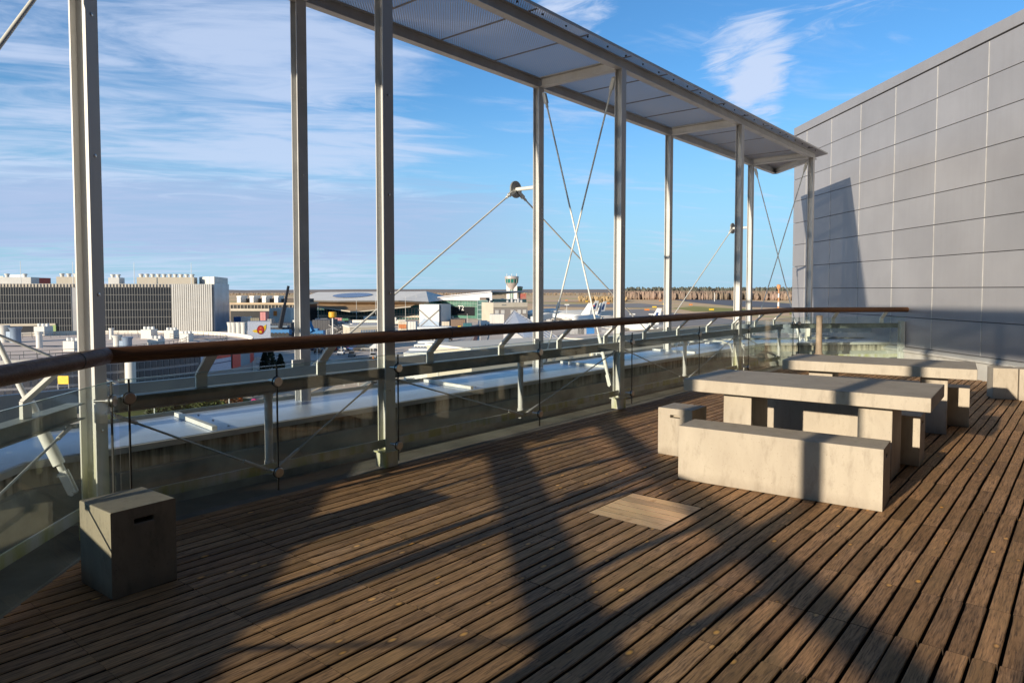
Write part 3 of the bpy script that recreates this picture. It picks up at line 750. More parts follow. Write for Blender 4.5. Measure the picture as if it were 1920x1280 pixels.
for s in ls[1:]: MB().bar(left_pt(s, EI + .03) + U * (RZ0 - .006), left_pt(s, EOL - .03) + U * (RZ0 - .006), .022, .010).build('sheet_joint_strip', JST, canopy)
b = MB()
x = 2.2
while x < 16: b.lathe((x, GY + EI + .075, RZ0 + .0), [(.012, 0), (.012, -.012), (.004, -.02)], 8); x += .44
b.build('sheet_fixing', BLACKRUB, canopy)
# bracing
def fork(mm, p, d, w=.034):
    d = d.normalized(); s_ = d.cross(Vector((0, 0, 1)))
    s_ = s_.normalized() if s_.length > .01 else Vector((1, 0, 0))
    for k in (-1, 1): mm.bar(p + s_ * k * .017, p + d * .15 + s_ * k * .017, w * 1.5, .009, s_)
    mm.tube(p - s_ * .03, p + s_ * .03, .014, 10); mm.tube(p + d * .13, p + d * .21, .020, 12)
def brace(a, b, r=.0115, thick=None):
    d = (b - a).normalized()
    rod = MB().tube(a + d * .12, b - d * .12, r, 10).build('cross_tie', WHITE_ST, canopy, smooth=True)
    mm = MB(); fork(mm, a, d); mm.build('fork_end', WHITE_ST, rod, smooth=True); mm = MB(); fork(mm, b, -d)
    if thick: mm.tube(b - d * (.25 + thick), b - d * .2, r * 2.1, 12)
    mm.build('fork_end', WHITE_ST, rod, smooth=True)
def xbrace(ci, co, thick=.45):
    n = (co - ci).normalized()
    brace(co - n * .10 + U * (KZ0 - .09), ci + n * .13 + U * .30, thick=thick)
    brace(ci + n * .10 + U * (KZ0 - .09), co - n * .12 + U * (CZ + .10))
xbrace(inner_cols[8], outer_cols[8]); xbrace(inner_cols[16], outer_cols[16])
n_ = (ob_bend - inner_cols['bend']).normalized()
brace(ob_bend - n_ * .10 + U * (KZ0 - .09), inner_cols['bend'] + n_ * .13 + U * .30, .017, .38)
brace(inner_cols['bend'] + n_ * .02 + U * 3.72, Vector((-.08, 4.12, .74)), .014)
# outrigger discs with tie rods in the outer plane
def outrigger(c, n, z, tips):
    p = c + n * .42 + U * z
    mm = MB().tube(c + n * .05 + U * z, p + n * .015, .028, 14)
    tube_ = mm.build('outrigger_tube', WHITE_ST, canopy, smooth=True)
    MB().lathe(p, [(.125, -.012), (.125, .012)], 28, n).build('outrigger_disc', mat('grey_steel_disc', (.30, .31, .31), .5, .3), tube_, smooth=True)
    for q in tips:
        d = (q - p).normalized()
        r_ = MB().tube(p + d * .12, q, .0115, 10); mm = MB(); fork(mm, p + d * .05, d)
        rod = r_.build('outer_tie', WHITE_ST, canopy, smooth=True); mm.build('fork_end', WHITE_ST, rod, smooth=True)
out2 = OOFF + .30
outrigger(outer_cols[8], FY, 3.05, [outer_cols[4] + FY * .22 + U * .60, outer_cols[12] + FY * .22 + U * .60])
outrigger(outer_cols[16], FY, 3.02, [outer_cols[12] + FY * .22 + U * .62])
outrigger(ob_bend, FY, 2.0, [Vector((2.72, GY + 1.80, .60))])
# lower outer beam (rail on the outer columns)
OBZ = (.62, .815)
def obeam(a, b, dz=0): MB().bar(a + U * (sum(OBZ) / 2 + dz), b + U * (sum(OBZ) / 2 + dz), .06, OBZ[1] - OBZ[0]).build('outer_beam', mat('blue_grey_beam_paint', (0.36, 0.42, 0.46), .45, .1, .08, 3), canopy)
ob = OOFF - .10
obeam(bend_pt(ob), bend_pt(ob, True)); obeam(left_pt(LEFT_LEN, ob), bend_pt(ob), -.07); obeam(bend_pt(ob, True), right_pt(2.6, ob))
for k in (4, 8, 12): MB().box(outer_cols[k] + Vector((-.09, -.055, .845)), (.13, .02, .075)).build('beam_cleat', WHITE_ST, canopy)

# ------------------------------------------------------------------ clad wall
wall = thing('clad_wall', tuple(wpt(0, 0)), 'tall windowless building wall of grey metal panels at the right', 'building')
S1 = (wall_hit(1485, 540) - WP).dot(WD)
S0 = -10.0
ZS = [0.405 + .6075 * k for k in range(10)]
ZTOP = 1.58 + (5.98 - 1.58) * 1.0296
core = [wpt(S0, -.06), wpt(S1 - .01, -.06), wpt(S1 - .01, -9), wpt(S0, -9)]
MB().prism([(p.x, p.y) for p in core], -17, ZTOP - .05).build('wall_core', mat('dark_cavity', (.10, .10, .105), .8), wall)
js = [S1, (wall_hit(1508, 540) - WP).dot(WD)]
SP = 1.372
sj = (wall_hit(1748, 540) - WP).dot(WD)
k = 3
while True:
    s = sj + SP * k
    if s < js[-1] - .6: js.append(s)
    k -= 1
    if s < S0: break
m = MB()
for a, b_ in zip(js[:-1], js[1:]):
    for z0, z1 in zip(ZS[:-1], ZS[1:]):
        q = [wpt(a - .006, 0), wpt(b_ + .006, 0), wpt(b_ + .006, -.045), wpt(a - .006, -.045)]
        m.prism([(p.x, p.y) for p in q], z0 + .006, z1 - .006)
m.build('cladding_panels', CLADDING, wall, bevel=.003)
m = MB()
for s in js[1:]:
    q = [wpt(s - .0065, .006), wpt(s + .0065, .006), wpt(s + .0065, -.03), wpt(s - .0065, -.03)]
    for z0, z1 in zip(ZS[:-1], ZS[1:]): m.prism([(p.x, p.y) for p in q], z0 + .012, z1 - .012)
m.build('vertical_joint', JOINTW, wall)
q = [wpt(S0, .012), wpt(S1 + .02, .012), wpt(S1 + .02, -9.05), wpt(S0, -9.05)]
MB().prism([(p.x, p.y) for p in q], ZS[-1] + .022, ZTOP).build('top_coping', CLADDING, wall, bevel=.004)
m = MB()
z0 = ZS[0]
for i in range(1):
    a, b_ = wpt(S0, 0), wpt(S1 - .02, 0)
    vs_ = [a + WN * .003 + U * (z0 - .008), b_ + WN * .003 + U * (z0 - .008), b_ + WN * .115 + U * (z0 - .06), a + WN * .115 + U * (z0 - .06),
           a + WN * .115 + U * (z0 - .095), b_ + WN * .115 + U * (z0 - .095), b_ - WN * .05 + U * (z0 - .095), a - WN * .05 + U * (z0 - .095), a - WN * .05 + U * (z0 - .008), b_ - WN * .05 + U * (z0 - .008)]
    m.add(vs_, [(0, 1, 2, 3), (3, 2, 5, 4), (4, 5, 6, 7), (7, 6, 9, 8), (8, 9, 1, 0), (0, 3, 4, 7, 8), (1, 9, 6, 5, 2)])
m.build('sloping_flashing', UPSTAND, wall)
m = MB()
q = [wpt(S0, .055), wpt(S1 - .02, .055), wpt(S1 - .02, -.05), wpt(S0, -.05)]
m.prism([(p.x, p.y) for p in q], -.3, z0 - .10)
m.build('base_upstand', UPSTAND, wall)
m = MB()
s = S0
while s < S1: 
    c = wpt(s, .118); m.lathe((c.x, c.y, z0 - .078), [(.008, 0), (.008, .004), (.001, .006)], 8, WN); s += .67
m.build('flashing_screw', STAINLESS, wall)

# ------------------------------------------------------------------ concrete furniture
def slotted_box(c, d, rz, slots=(), bevel=.006, name=None, parent=None, matr=None):
    """solid cast block with hand slots let into given faces: ('-x'|'+x'|'-y'|'+y')"""
    m_ = MB(); x, y, z = d[0] / 2, d[1] / 2, d[2]
    rot = Matrix.Rotation(rz, 3, 'Z'); c = Vector(c)
    def add_face(p00, px, pz, nrm, slot):
        W, Hh = px.length, pz.length
        px, pz = px.normalized(), pz.normalized()
        if not slot:
            m_.add([p00, p00 + px * W, p00 + px * W + pz * Hh, p00 + pz * Hh], [(0, 1, 2, 3)]); return
        w2, h2, zc_ = .05, .013, Hh - .075
        us = [0, W / 2 - w2, W / 2 + w2, W]; vs_ = [0, zc_ - h2, zc_ + h2, Hh]
        g = [p00 + px * u + pz * v for v in vs_ for u in us]
        f = [(r * 4 + q, r * 4 + q + 1, r * 4 + q + 5, r * 4 + q + 4) for r in range(3) for q in range(3) if not (r == 1 and q == 1)]
        dp = -nrm * .07
        hole = [5, 6, 10, 9]; n0 = len(g); g += [g[i_] + dp for i_ in hole]
        f += [(hole[i_], hole[(i_ + 1) % 4], n0 + (i_ + 1) % 4, n0 + i_) for i_ in range(4)] + [(n0, n0 + 1, n0 + 2, n0 + 3)]
        m_.add(g, f)
    X, Y, Z = Vector((1, 0, 0)), Vector((0, 1, 0)), Vector((0, 0, 1))
    add_face(Vector((-x, y, 0)), Y * -2 * y, Z * z, -X, '-x' in slots)
    add_face(Vector((x, -y, 0)), Y * 2 * y, Z * z, X, '+x' in slots)
    add_face(Vector((-x, -y, 0)), X * 2 * x, Z * z, -Y, '-y' in slots)
    add_face(Vector((x, y, 0)), X * -2 * x, Z * z, Y, '+y' in slots)
    m_.add([(-x, -y, z), (x, -y, z), (x, y, z), (-x, y, z)], [(0, 1, 2, 3)])
    m_.add([(-x, -y, 0), (-x, y, 0), (x, y, 0), (x, -y, 0)], [(0, 1, 2, 3)])
    m_.v = [rot @ v + c for v in m_.v]
    ob_ = m_.build(name, matr or CONC, parent, origin=None if parent else c)
    bm = bmesh.new(); bm.from_mesh(ob_.data); bmesh.ops.remove_doubles(bm, verts=bm.verts, dist=.0005); bmesh.ops.recalc_face_normals(bm, faces=bm.faces); bm.to_mesh(ob_.data); bm.free()
    md = ob_.modifiers.new('edge', 'BEVEL'); md.width = bevel; md.segments = 2; md.limit_method = 'ANGLE'; md.angle_limit = R(40)
    return ob_
def table(c, L, W, rz, label):
    t = thing('concrete_table', (c[0], c[1], 0), label, 'table', 'concrete tables on the deck')
    slotted_box((c[0], c[1], .638), (W, L, .112), rz, (), .006, 'table_top', t)
    rot = Matrix.Rotation(rz, 3, 'Z')
    for k in (-1, 1):
        p = rot @ Vector((0, k * .575, 0))
        slotted_box((c[0] + p.x, c[1] + p.y, .0015), (.50, .26, .6355), rz, (), .005, 'leg', t)
    return t
# corner-based placement helper: near-left, near-right corners known from the survey
table((6.575, 1.963), 2.00, 1.00, R(3.1), 'concrete table nearest the viewer, behind the long front bench')
table((8.985, 1.93), 1.93, .94, R(7.5), 'far concrete table closer to the grey clad wall')
def bench(c, L, W, rz, label, slots=('-y', '+y')):
    o = slotted_box((c[0], c[1], .0015), (W, L, .4485), rz, slots, .006, 'concrete_bench'); return tag(o, label, 'bench', 'concrete benches at the tables')
def stool(c, W, D, rz, label, slots, m=None):
    o = slotted_box((c[0], c[1], .0015), (W, D, .4485), rz, slots, .006, 'concrete_stool', None, m); return tag(o, label, 'stool', 'concrete cube stools')
bench((5.568, 1.889), 1.52, .372, R(4.6), 'long concrete block bench in front of the nearest table, post shadow across it')
bench((7.83, 2.03), 1.52, .37, R(3.0), 'long concrete bench between the two tables, seen under the nearest table top')
bench((9.62, 2.12), 1.52, .37, R(6.0), 'concrete bench on the far side of the farthest table')
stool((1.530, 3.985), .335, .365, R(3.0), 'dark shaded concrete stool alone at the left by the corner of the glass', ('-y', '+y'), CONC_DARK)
stool((6.215, 3.035), .34, .345, R(2.0), 'sunlit concrete stool with slot beside the left end of the long front bench', ('-x', '+x'))
stool((7.235, 1.34), .35, .34, R(3.0), 'shaded concrete stool under the right end of the nearest table', ('-y', '+y'))
stool((9.62, 1.25), .35, .33, R(6.0), 'concrete stool at the right end of the far table', ('-y', '+y'))
stool((12.40, 1.005), .34, .30, R(18), 'concrete stool against the clad wall, left of its pair, lower half in shadow', ('-y',))
stool((12.46, .665), .34, .34, R(14), 'concrete stool against the clad wall at the right edge, slot towards the viewer', ('-x', '+x'))

# white tubular grab rail bent over the parapet near the far corner
t = thing('grab_rail', (13.0, GY + .85, CZ), 'white bent tube grab rail over the parapet near the far glass corner', 'grab rail')
for k_ in (0, .55):
    MB().path([(12.35 + k_, GY + 1.55, CZ + .02), (12.35 + k_, GY + 1.5, CZ + .12), (12.6 + k_, GY + .75, CZ + .16), (12.66 + k_, GY + .60, CZ + .10), (12.68 + k_, GY + .56, CZ - .05), (12.68 + k_, GY + .56, .0)], .018, 10).build('bent_tube', WHITE_ST, t, smooth=True)
# chimenea whose neck shows above the far table
ch = thing('chimenea', (14.35, 4.13, 0), 'tan clay chimenea with tall thin neck behind the far table', 'chimenea')
c = Vector((14.35, 4.13, 0))
CLAY = mat('tan_fired_clay', (0.38, 0.30, 0.22), .75, 0, .18, 6, bump=.2)
MB().lathe(c + U * .003, [(.15, 0), (.165, .025), (.13, .07), (.10, .095), (.15, .13), (.205, .175), (.22, .22), (.19, .265), (.12, .30), (.075, .32)], 28).build('belly', CLAY, ch, smooth=True)
MB().lathe(c + U * .31, [(.082, 0), (.066, .04), (.060, .12), (.056, .45), (.056, .70), (.062, .74), (.056, .77), (.030, .77)], 20).build('neck', CLAY, ch, smooth=True)
MB().lathe(c + Vector((-.19, -.06, .20)), [(.085, -.03), (.085, .012), (.060, .014)], 20, Vector((-1, -.3, .12)).normalized()).build('fire_mouth', mat('soot', (.025, .02, .018), .9), ch)

# unseen block added behind and right of the viewer to close off half the sky
DARKW = mat('dark_blocker', (0.04, 0.04, 0.043), 0.6)
tag(MB().prism([(-14, -1.0), (-0.6, -1.0), (-0.6, -5.4), (14, -5.4), (14, -12), (-14, -12)], -0.3, 12.0).build('unseen_sky_blocker', DARKW), 'unseen dark block added behind the viewer to cut the sky light', 'building')

# ------------------------------------------------------------------ the airport below
GZ = -17.0
def plan(x, d):
    p = P(x, 545, d); return Vector((p.x, p.y, 0))
def zy(x, y, d): return P(x, y, d).z
def dgr(y): return (EYE - GZ) * FPX / (y - 543.0)      # depth at which the ground shows at row y
CONCG = mat('apron_concrete', (0.80, 0.68, 0.57), .85, 0, .12, .05)
ASPH = mat('old_asphalt', (0.40, 0.36, 0.34), .9, 0, .12, .06)
WHITEB = mat('white_facade', (0.66, 0.64, 0.60), .6, 0, .06, .2)
CREAM = mat('cream_facade', (0.56, 0.50, 0.405), .7, 0, .06, .2)
GREYB = mat('grey_facade', (0.40, 0.40, 0.41), .6, 0, .08, .2)
DARKG = mat('dark_glazing', (0.015, 0.017, 0.022), .25, 0, .1, .2)
BROWNR = mat('gravel_roof', (0.62, 0.47, 0.31), .9, 0, .12, .2)
PINKR = mat('dusty_deck_roof', (0.90, 0.75, 0.65), .9, 0, .08, .12)
PALER = mat('pale_roof', (0.80, 0.75, 0.66), .8, 0, .06, .15)
GREENG = mat('green_glass', (0.10, 0.26, 0.20), .3, 0, .25, .25)
TEALG = mat('teal_glass', (0.03, 0.14, 0.14), .2, 0, .25, .3)
BLUEG = mat('blue_grey_panel', (0.26, 0.34, 0.46), .35, .2, .15, .12)
METR = mat('grey_metal_roof', (0.56, 0.56, 0.60), .4, .3, .06, .2)
WOODU = mat('timber_soffit', (0.42, 0.30, 0.19), .7, 0, .12, .4)
ORANGE = mat('orange_paint', (0.75, 0.22, 0.03), .6)
YELLOW = mat('yellow_sign_paint', (0.85, 0.55, 0.02), .5)
REDP = mat('red_paint', (0.55, 0.04, 0.03), .5)
BLUEP = mat('blue_crane_paint', (0.02, 0.17, 0.42), .45)
BLACKP = mat('black_steel', (0.02, 0.02, 0.025), .5)
WHITEP = mat('white_paint', (0.80, 0.80, 0.78), .4)

def field_mat():
    m = bpy.data.materials.new('airfield_ground'); m.use_nodes = True; t = m.node_tree; p = t.nodes['Principled BSDF']
    g = N(t, 'ShaderNodeNewGeometry'); mp = N(t, 'ShaderNodeMapping'); mp.inputs['Rotation'].default_value = (0, 0, -(AZ - R(6))); 
    mp.inputs['Scale'].default_value = (1.0, 0.22, 1)
    t.links.new(g.outputs['Position'], mp.inputs[0])
    n1 = N(t, 'ShaderNodeTexNoise', i_Scale=.006, i_Detail=6.0, i_Roughness=.6); n2 = N(t, 'ShaderNodeTexNoise', i_Scale=.011, i_Detail=5.0)
    n3 = N(t, 'ShaderNodeTexNoise', i_Scale=.03, i_Detail=6.0)
    mp2 = N(t, 'ShaderNodeVectorMath', operation='ADD'); mp2.inputs[1].default_value = (700, 300, 0); t.links.new(mp.outputs[0], mp2.inputs[0])
    t.links.new(mp.outputs[0], n1.inputs['Vector']); t.links.new(mp2.outputs[0], n2.inputs['Vector']); t.links.new(mp.outputs[0], n3.inputs['Vector'])
    c = mix_col(t, ramp(t, n1.outputs[0], [(.40, 0), (.60, 1)]), (0.93, 0.62, 0.32), (0.80, 0.52, 0.33))
    c = mix_col(t, ramp(t, n2.outputs[0], [(.52, 0), (.62, 1)]), c, (0.52, 0.48, 0.15))
    c = mix_col(t, math_node(t, 'MULTIPLY', n3.outputs[0], .5), c, (0.88, 0.66, 0.40))
    t.links.new(c, p.inputs['Base Color']); p.inputs['Roughness'].default_value = .95
    return m
FIELD = field_mat()
def sheet_px(name, pts, z, m, kind='structure'):
    """ground sheet through photo pixels, laid on the level ground"""
    q = [PZ(x, y, GZ) for x, y in pts]
    ob_ = MB().prism([(v.x, v.y) for v in q], z - .02, z).build(name, m, origin=(q[0].x, q[0].y, z)); return tag(ob_, kind=kind)
c0 = plan(960, 0)
gq = [plan(960, 0) + Vector((math.cos(a), math.sin(a), 0)) * 9000 for a in [i * math.pi / 16 for i in range(32)]]
tag(MB().prism([(v.x, v.y) for v in gq], GZ - 2, GZ).build('ground', FIELD, origin=(0, 0, GZ)), kind='structure')
sheet_px('apron', [(-1500, 612), (470, 600), (900, 592), (1010, 588), (1060, 586), (1250, 596), (1390, 600), (1480, 604), (1700, 640), (1900, 900), (1600, 2600), (-1500, 2600), (-3000, 900)], GZ + .15, CONCG)
sheet_px('taxiway', [(1120, 582), (1205, 580), (1430, 606), (1250, 614)], GZ + .25, ASPH)
sheet_px('runway', [(1262, 562.0), (1330, 561.0), (1420, 565), (1520, 572), (1520, 578), (1390, 575.5), (1300, 567)], GZ + .25, mat('dark_runway', (0.20, 0.20, 0.23), .9))
sheet_px('taxiway', [(1010, 571.5), (1200, 569), (1260, 574), (1200, 577), (1010, 575)], GZ + .25, ASPH)
GRASS = mat('airfield_grass', (0.50, 0.46, 0.10), .95, 0, .15, .02)
sheet_px('grass_field', [(1262, 577.5), (1300, 574.5), (1395, 579), (1470, 582.5), (1470, 586), (1300, 584)], GZ + .2, GRASS)
sheet_px('grass_field', [(1100, 561.5), (1165, 560), (1165, 563), (1110, 564)], GZ + .2, GRASS)
sheet_px('grass_field', [(1060, 566.5), (1160, 564.6), (1190, 566), (1100, 569)], GZ + .2, mat('dry_grass', (.92, .56, .20), .95))
sheet_px('grass_field', [(1480, 584), (1480, 590), (1540, 592), (1540, 585)], GZ + .2, GRASS)
sheet_px('lawn', [(190, 770), (300, 752), (420, 744), (470, 752), (420, 790), (260, 830), (170, 830)], GZ + .3, mat('lawn_grass', (.13, .15, .025), .95, 0, .2, .3))

# far hills and the woods across the airfield
hm = MB(); top = []
prev = None
rnd = random.Random(3)
pts = []
for i in range(0, 121):
    xx = -900 + i * 34
    yt = 542.6 + .9 * math.sin(i * .35) + rnd.uniform(-.5, .5) - (1.4 if xx > 1000 else 0)
    d = 4600
    a = P(xx, yt, d); b = PZ(xx, 549.2, GZ); pts.append((a, b))
for (a, b), (a2, b2) in zip(pts[:-1], pts[1:]):
    o = hm.add([a, a2, b2, b], [(0, 3, 2, 1)])
back = [(P(-900, 543, 3800), P(3180, 543, 3800))]
tag(hm.build('hills', mat('far_wooded_hill', (0.30, 0.27, 0.25), .95, 0, .25, .004, col2=(.34, .26, .21)), origin=(2000, 2000, GZ)), kind='structure')
def wood(name, label, x0, x1, n, dfun, hrange, mats, seed):
    """many separate crowns, each a lumpy cone on a stem: one far-off wood"""
    r_ = random.Random(seed); m_ = MB()
    for i in range(n):
        xx = r_.uniform(x0, x1); d = dfun(xx) + r_.uniform(0, 260); c = plan(xx, d); h = r_.uniform(*hrange); w = h * r_.uniform(.14, .28)
        seg = 5; prof = [(w * .45, h * .04), (w, h * .32), (w * .95, h * .64), (w * .62, h * .90), (.1, h)]
        ph = r_.uniform(0, 6); vs_ = []
        for rr, z in prof:
            vs_ += [(c.x + rr * r_.uniform(.6, 1.2) * math.cos(ph + k * 2 * math.pi / seg), c.y + rr * r_.uniform(.6, 1.2) * math.sin(ph + k * 2 * math.pi / seg), GZ + z + r_.uniform(-.6, .6)) for k in range(seg)]
        m_.add(vs_, [(a * seg + k, a * seg + (k + 1) % seg, (a + 1) * seg + (k + 1) % seg, (a + 1) * seg + k) for a in range(4) for k in range(seg)])
    o = m_.build(name, mats, origin=tuple(plan((x0 + x1) / 2, dfun((x0 + x1) / 2)) + Vector((0, 0, GZ))))
    return tag(o, label, 'woods', kind='stuff')
BIRCH = mat('bare_birch_wood', (0.30, 0.205, 0.165), .95, 0, .2, .02, col2=(.20, .165, .12), island=.22)
CONIF = mat('dark_conifer_wood', (0.12, 0.125, 0.10), .95, 0, .2, .02, island=.4)
wood('far_wood', 'brown leafless wood beyond the runways', 1165, 1560, 4200, lambda x: 1330 - (x - 1165) * .35, (11, 16.5), BIRCH, 5)
wood('far_wood', 'dark conifers scattered at the edge of the leafless wood', 1165, 1560, 420, lambda x: 1650, (19, 27), CONIF, 6)
wood('far_wood', 'low brown scrub on the far side of the airfield', 430, 1170, 900, lambda x: 2300, (4, 10), mat('brown_scrub', (.34, .25, .18), .95, 0, .2, .01, island=.35), 8)
wood('far_wood', 'thin rows of young yellow trees on the field', 1085, 1175, 220, lambda x: 1050, (4, 9), mat('yellow_saplings', (.45, .32, .17), .95, island=.3), 9)

# ---- generic building pieces
def block(name, label, cat, x0, d0, x1, d1, y_top, depth, m, z0=GZ, roof=None, parent=None, ztop=None, part=None):
    A, B = plan(x0, d0), plan(x1, d1); n = Vector((-(B - A).y, (B - A).x, 0)).normalized()
    if n.dot(plan((x0 + x1) / 2, 10)) < 0: n = -n
    z1 = zy(x0, y_top, d0) if ztop is None else ztop
    q = [A, B, B + n * depth, A + n * depth]
    t = parent or thing(name, tuple((A + B) / 2 + Vector((0, 0, z0))), label, cat)
    MB().prism([(v.x, v.y) for v in q], z0, z1).build(part or 'wall', m, t)
    if roof is not None:
        c = sum(q, Vector()) / 4
        q2 = [v + (c - v).normalized() * -.35 for v in q]
        MB().prism([(v.x, v.y) for v in q2], z1 + .01, z1 + .35).build('roof', roof, t)
    return t, A, B, n, z1
def on_face(A, B, n, f0, f1, z0, z1, out=.12):
    a, b = A + (B - A) * f0 - n * out, A + (B - A) * f1 - n * out
    return [a, b, b + n * (out - .03), a + n * (out - .03)]
def panel(t, A, B, n, f0, f1, z0, z1, m, name='window', out=.12):
    q = on_face(A, B, n, f0, f1, z0, z1, out); return MB().prism([(v.x, v.y) for v in q], z0, z1).build(name, m, t)
def grid(A, B, n, f0, f1, z0, z1, nv, nh, w=.25, out=.25, mb=None):
    m_ = mb or MB()
    for i in range(nv + 1):
        f = f0 + (f1 - f0) * i / nv; p = A + (B - A) * f - n * out
        m_.bar(p + U * z0, p + U * z1, w, w * .8, n)
    for i in range(nh + 1):
        z = z0 + (z1 - z0) * i / max(nh, 1)
        m_.bar(A + (B - A) * f0 - n * (out + .01) + U * z, A + (B - A) * f1 - n * (out + .01) + U * z, w * .9, w, U)
    return m_
# ------------------------------------------------------------------ large car park at the left
t, A, B, n, z1 = block('parking_garage', 'long dark gridded car park building at the left, white finned right end', 'building', -260, 272, 402, 306, 531, 46, GREYB)
def fx_(x):
    r = plan(x, 1.0); e = B - A                      # where the view ray through column x meets the facade line
    return (A.y * r.x - A.x * r.y) / (e.x * r.y - e.y * r.x)
zt, zb = zy(300, 538.5, 298), GZ + .5
for a, b in ((-260, 133), (152, 321)):
    w = panel(t, A, B, n, fx_(a), fx_(b), zb, zt, DARKG, 'glazing', .15)
    nv = int((b - a) / 4.9)
    grid(A, B, n, fx_(a), fx_(b), zb, zt, nv, 6, .13, .16).build('facade_grid', mat('pale_mullion', (.30, .29, .275), .5), w)
m_ = MB()
k = -260
while k < 321:
    f = fx_(k); p = A + (B - A) * f - n * .35; m_.bar(p + U * (zt + .1), p + U * (z1 - .1), .55, .3, n); k += 6.2
m_.build('parapet_louvre', CREAM, t)
m_ = MB(); k = 324
while k < 400:
    f = fx_(k); p = A + (B - A) * f - n * .5; m_.bar(p + U * zb, p + U * (z1 - .1), .62, .6, n); k += 4.0
panel(t, A, B, n, fx_(322), fx_(400), zb, zt, mat('grey_screen', (.22, .22, .22), .6), 'screen_backing', .1)
m_.build('fin_screen', WHITEB, t)
E2 = plan(428, 352)
MB().prism([(v.x, v.y) for v in (B + n * .1, E2, E2 + n * 3, B + n * 3)], GZ, z1 + .3).build('end_wall', BLUEG, t)
q = [plan(374, 318), plan(402, 310), plan(427.5, 350), plan(400, 358)]
MB().prism([(v.x, v.y) for v in q], z1 - .2, zy(400, 518.5, 310)).build('roof_tower', WHITEB, t)
zr = z1 + .02
for x0, x1_, yt, vents in ((-200, -90, 521, 6), (-60, 44, 520, 3), (93, 146, 519, 4), (193, 214, 520, 2), (248, 358, 519, 10)):
    a, b = A + (B - A) * fx_(x0) + n * 8, A + (B - A) * fx_(x1_) + n * 8; zz = zy(200, yt, 300)
    r_ = MB().prism([(v.x, v.y) for v in (a, b, b + n * 9, a + n * 9)], zr, zz).build('plant_room', CREAM if vents > 3 else WHITEB, t)
    for i in range(vents):
        c = a + (b - a) * ((i + .5) / vents) + n * 3
        MB().lathe(c + U * zz, [(.75, 0), (.75, .9), (1.05, .95), (1.05, 1.35), (.5, 1.5)], 12).build('roof_vent', STAINLESS if False else WHITEB, r_, smooth=True)
for x in (34, 133, 249, 357):
    c = A + (B - A) * fx_(x) + n * 3; MB().tube(c + U * zr, c + U * zy(x, 491, 295), .16, 6, .07).build('lightning_rod', WHITEP, t)
# low opening with light green pier
panel(t, A, B, n, fx_(-80), fx_(98), zy(50, 628, 310), zy(50, 606, 310), BLACKP, 'entrance_opening', .5)
panel(t, A, B, n, fx_(-80), fx_(103), zy(50, 606, 310), zy(50, 602, 310), CREAM, 'entrance_lintel', .7)
panel(t, A, B, n, fx_(97), fx_(104), zy(50, 630, 310), zy(50, 605, 310), mat('light_green_paint', (.38, .52, .20), .6), 'entrance_pier', .9)
# distant industrial roofs behind it
t, A, B, n, z1 = block('factory_building', 'distant red and white industrial building above the car park roof', 'building', -150, 520, 46, 520, 520, 30, mat('red_cladding', (.45, .07, .05), .6))
panel(t, A, B, n, .55, .8, z1 - 4, z1 + 1, WHITEB, 'white_wall'); panel(t, A, B, n, .86, 1.0, z1 - 4, z1 + 2.2, BLUEG, 'cooling_unit')

# ------------------------------------------------------------------ round car park in front of it
RC, RRAD, RZT = plan(61, 136), 40.0, -9.5
t = thing('round_garage', (RC.x, RC.y, GZ), 'low round car park with pinkish roof deck and dotted grey facade', 'building')
MB().lathe(RC + U * GZ, [(RRAD, 0), (RRAD, RZT - GZ - .02)], 96).build('wall', mat('grey_screen_wall', (.33, .32, .34), .7), t)
MB().lathe(RC + U * RZT, [(RRAD + .4, -.35), (RRAD + .4, 0), (.1, .01)], 96).build('roof', PINKR, t)
m_ = MB()
for i in range(96):
    a0, a1 = i * math.pi / 48, (i + 1) * math.pi / 48
    q0 = RC + Vector((math.cos(a0), math.sin(a0), 0)) * (RRAD + .2); q1 = RC + Vector((math.cos(a1), math.sin(a1), 0)) * (RRAD + .2)
    m_.bar(q0 + U * (RZT + .4), q1 + U * (RZT + .4), .25, .8)
m_.build('roof_parapet', PALER, t)
for rr in (RRAD - 5, RRAD - 13):
    m_ = MB()
    for i in range(96):
        a0, a1 = i * math.pi / 48, (i + 1) * math.pi / 48
        q0 = RC + Vector((math.cos(a0), math.sin(a0), 0)) * rr; q1 = RC + Vector((math.cos(a1), math.sin(a1), 0)) * rr
        for z in (.55, 1.1): m_.bar(q0 + U * (RZT + z), q1 + U * (RZT + z), .06, .07)
        m_.bar(q0 + U * RZT, q0 + U * (RZT + 1.1), .06, .06)
    m_.build('roof_railing', mat('dark_railing', (.13, .13, .13), .6), t)
# ramp slots in the roof deck, dark inside, with pale edge beams
toc = (Vector((0, 0, 0)) - RC).normalized()
m_ = MB(); m2_ = MB()
for x0, x1_, y in ((-70, 120, 648), (150, 200, 640), (330, 430, 634)):
    a, b = PZ(x0, y, RZT), PZ(x1_, y, RZT); dd = (b - a).normalized(); nn = Vector((dd.y, -dd.x, 0))
    m_.prism([(v.x, v.y) for v in (a, b, b + nn * 2.4, a + nn * 2.4)], RZT + .03, RZT + .06)
    m2_.bar(a + nn * 2.6 + U * (RZT + .35), b + nn * 2.6 + U * (RZT + .35), .3, .6); m2_.bar(a - nn * .3 + U * (RZT + .45), b - nn * .3 + U * (RZT + .45), .3, .8)
m_.build('ramp_slot', BLACKP, t); m2_.build('ramp_kerb', PALER, t)
angc = math.atan2(toc.y, toc.x)
def cl_(x):
    ws = [angc + i * .004 for i in range(-380, 381)]
    tgt = math.atan2(plan(x, 100).y, plan(x, 100).x)
    return min(ws, key=lambda w: abs(math.atan2(RC.y + RRAD * math.sin(w), RC.x + RRAD * math.cos(w)) - tgt))
cl_370 = cl_(370)
